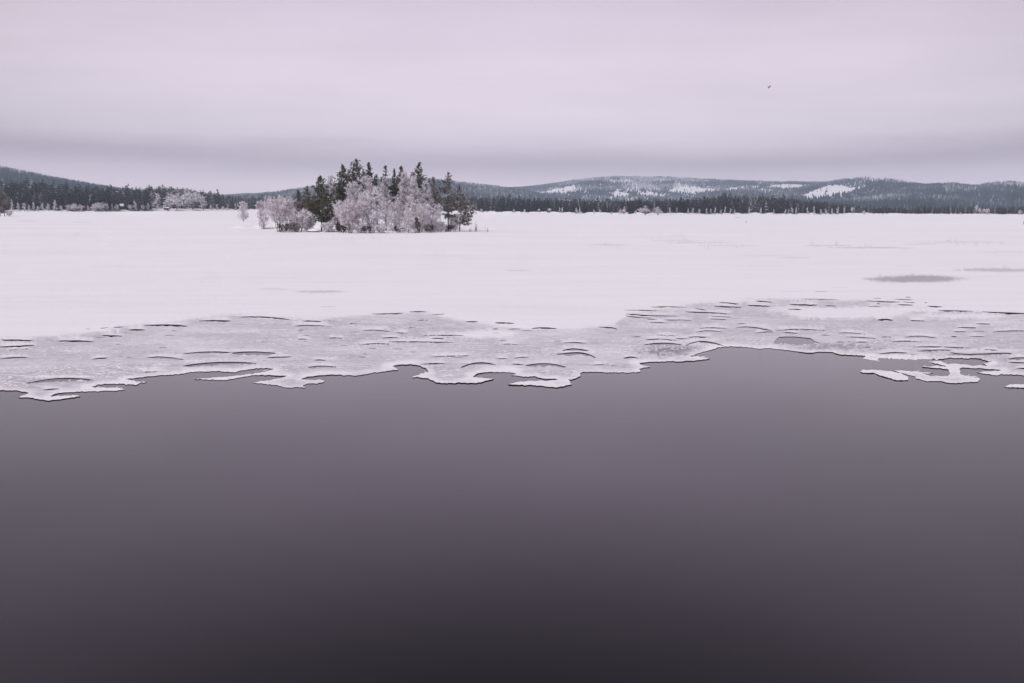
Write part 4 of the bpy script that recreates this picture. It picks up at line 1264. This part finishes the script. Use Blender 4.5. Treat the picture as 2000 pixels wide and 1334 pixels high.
for u, hp, wp, lb in [(1664, 14, 5, 'pale frosted birch where the tall shore wood ends'), (1688, 9, 4, 'small frosted birch alone past the end of the tall wood'), (1876, 5, 3, 'tiny frosted bush below the nearest wooded hill'), (1907, 18, 4, 'thin frosted birch at the clearing below the nearest wooded hill'),
                      (1914, 11, 5, 'frosted bush in the shore clearing, first of three'), (1921, 12, 5, 'frosted bush in the shore clearing, middle of three'), (1929, 13, 6, 'frosted bush in the shore clearing, last of three'), (1992, 10, 6, 'frosted bush on the shore at the picture edge')]:
    shore_tree(u, 3, hp, wp, 'round', lb, 'frosted bushes below the nearest wooded hill')

# ------------------------------------------------------------------ cabin and shed
def bank_spot(u, d):
    a = float(az_of(np.array([u]), 412)[0])
    r = float(np.interp(a, AZ, RS)) + d
    return (math.sin(a) * r, math.cos(a) * r, max(.1, float(land_z(np.array([a]), np.array([r]))[0])) - .1)


def hut(name, u, d, wdt, dep, hgt, roof, wallm, label, cat, lift=0.0):
    l = bank_spot(u, d)
    t = empty(name, (l[0], l[1], l[2] + lift), .12)
    tag(t, label, cat)
    B = Buf()
    nb_ = 9
    for k in range(nb_):                                        # upright wall boards, front and back
        x = -wdt / 2 + wdt * (k + .5) / nb_
        for s in (-1, 1):
            o = Buf()
            o.box((0, 0, hgt / 2), (wdt / nb_ - .03, .06, hgt))
            link('board', o.mesh('board', [wallm]), t, (x, s * dep / 2, 0))
    B.box((0, 0, hgt / 2 - .02), (wdt - .08, dep - .08, hgt - .04))
    link('wall', B.mesh('wall', [wallm]), t)
    R_ = Buf()
    w2, d2 = wdt / 2 + .25, dep / 2 + .3
    V = [(-w2, -d2, hgt - .1), (w2, -d2, hgt - .1), (w2, 0, hgt + roof), (-w2, 0, hgt + roof), (-w2, d2, hgt - .1), (w2, d2, hgt - .1)]
    V += [(x, y, z + .25) for x, y, z in V]
    R_.add(V, [(0, 1, 2), (0, 2, 3), (3, 2, 5), (3, 5, 4), (6, 8, 7), (6, 9, 8), (9, 11, 8), (9, 10, 11), (0, 7, 1), (0, 6, 7), (4, 5, 11), (4, 11, 10), (0, 3, 9), (0, 9, 6), (3, 4, 10), (3, 10, 9), (1, 8, 2), (1, 7, 8), (2, 8, 11), (2, 11, 5)])
    link('snow_roof', R_.mesh('snow_roof', [M_snow]), t)
    for sx_ in (-1, 1):
        for sy_ in (-1, 1):
            o = Buf()
            o.box((0, 0, -.35 - lift / 2), (.14, .14, .7 + lift))
            link('post', o.mesh('post', [M_darkwood]), t, (sx_ * (wdt / 2 - .12), sy_ * (dep / 2 - .12), .06))
    o = Buf()
    o.box((0, 0, 0), (.5, .06, .5))
    link('window', o.mesh('window', [M_glass]), t, (-wdt * .22, -dep / 2 - .05, hgt * .6))
    o = Buf()
    o.box((0, 0, 0), (.6, .07, 1.2))
    link('door', o.mesh('door', [M_darkwood]), t, (wdt * .25, -dep / 2 - .055, .62))
    return t


hut('lake_cabin', 238, 12, 1.9, 2.2, 1.7, 1.1, M_darkwood, 'small dark cabin with thick white snow roof at the edge of the wood', 'cabin', 0.6)
hut('boat_shed', 325, 4, 2.8, 2.2, 1.35, .35, M_red, 'low red board shed with snowy roof under the big round birch', 'shed')

# marker sticks on the ice
for u, v0, hp, lb in [(1457, 436, 5, 'thin dark marker stick standing alone on the open snowy ice'), (1999, 438, 6, 'dark marker stick on the ice at the picture edge')]:
    q = on_plane(np.array([float(u)]), np.array([float(v0)]), .1)[0]
    hh = hp * float(np.hypot(q[0], q[1])) / F
    B = Buf()
    B.prisms([(0, 0, -.1), (.03, 0, hh * .5)], [(.03, 0, hh * .5), (-.02, 0, hh)], [.06, .05], [.05, .04], 6)
    B.prisms([(.03, 0, hh * .6)], [(.18, 0, hh * .8)], .03, .015, 5)
    tag(link('marker_stick', B.mesh('marker_stick', [M_bark]), loc=(q[0], q[1], .08)), lb, 'stick')

# ------------------------------------------------------------------ bird in flight
d = rays(np.array([1502.0]), np.array([170.0]))[0]
bp = np.array([0, 0, CAMZ]) + d / np.linalg.norm(d) * 270
B = Buf()
xs = np.linspace(-.26, .24, 9)
rb = np.array([.012, .03, .052, .068, .072, .066, .05, .036, .008])
ph = np.arange(8) * 2 * np.pi / 8
V = np.stack([np.repeat(xs, 8), (rb[:, None] * np.cos(ph)).ravel(), (rb[:, None] * np.sin(ph) * .9).ravel()], 1)
T = []
for a in range(8):
    for k in range(8):
        j = (k + 1) % 8
        T += [(a * 8 + k, a * 8 + 8 + k, a * 8 + 8 + j), (a * 8 + k, a * 8 + 8 + j, a * 8 + j)]
B.add(V, T)
B.add([(-.2, 0, .01), (-.42, .07, .015), (-.44, 0, .012), (-.42, -.07, .015), (-.2, 0, -.01)], [(0, 1, 2), (0, 2, 3), (4, 2, 1), (4, 3, 2)])   # tail
B.add([(.23, .012, .01), (.23, -.012, .01), (.30, 0, -.005), (.23, 0, -.015)], [(0, 1, 2), (1, 3, 2), (3, 0, 2)])                                # bill
for s in (-1, 1):
    W_ = [(.12, .05, .03), (.14, .25, .13), (.05, .50, .17), (-.08, .52, .17), (-.07, .25, .12), (-.1, .05, .02)]
    W2 = [(x, y * s, z) for x, y, z in W_] + [(x, y * s, z + .014) for x, y, z in W_]
    B.add(W2, [(0, 1, 4), (0, 4, 5), (1, 2, 3), (1, 3, 4), (6, 10, 7), (6, 11, 10), (7, 9, 8), (7, 10, 9), (0, 6, 7), (0, 7, 1), (1, 7, 8), (1, 8, 2), (2, 8, 9), (2, 9, 3), (3, 9, 10), (3, 10, 4), (4, 10, 11), (4, 11, 5)])
bird = link('bird', B.mesh('bird', [M_bird], True), loc=bp)
bird.rotation_euler = (math.radians(82), math.radians(52), math.radians(8))
tag(bird, 'small dark bird flying alone in the grey sky', 'bird')

# ------------------------------------------------------------------ haze
HZ = Buf()
HZ.box((300, 2600, 109), (9000, 6400, 222))
M_haze = bpy.data.materials.new('winter_haze')
M_haze.use_nodes = True
M_haze.node_tree.nodes.clear()
ht = NT(M_haze.node_tree)
pv = ht.n('ShaderNodeVolumePrincipled', inp={'Color': (0.72, 0.84, 1.0, 1), 'Density': 1.45e-4, 'Anisotropy': 0.0})
ho = ht.n('ShaderNodeOutputMaterial')
M_haze.node_tree.links.new(pv.outputs[0], ho.inputs['Volume'])
haze = link('haze', HZ.mesh('haze', [M_haze]))
tag(haze, kind='stuff')
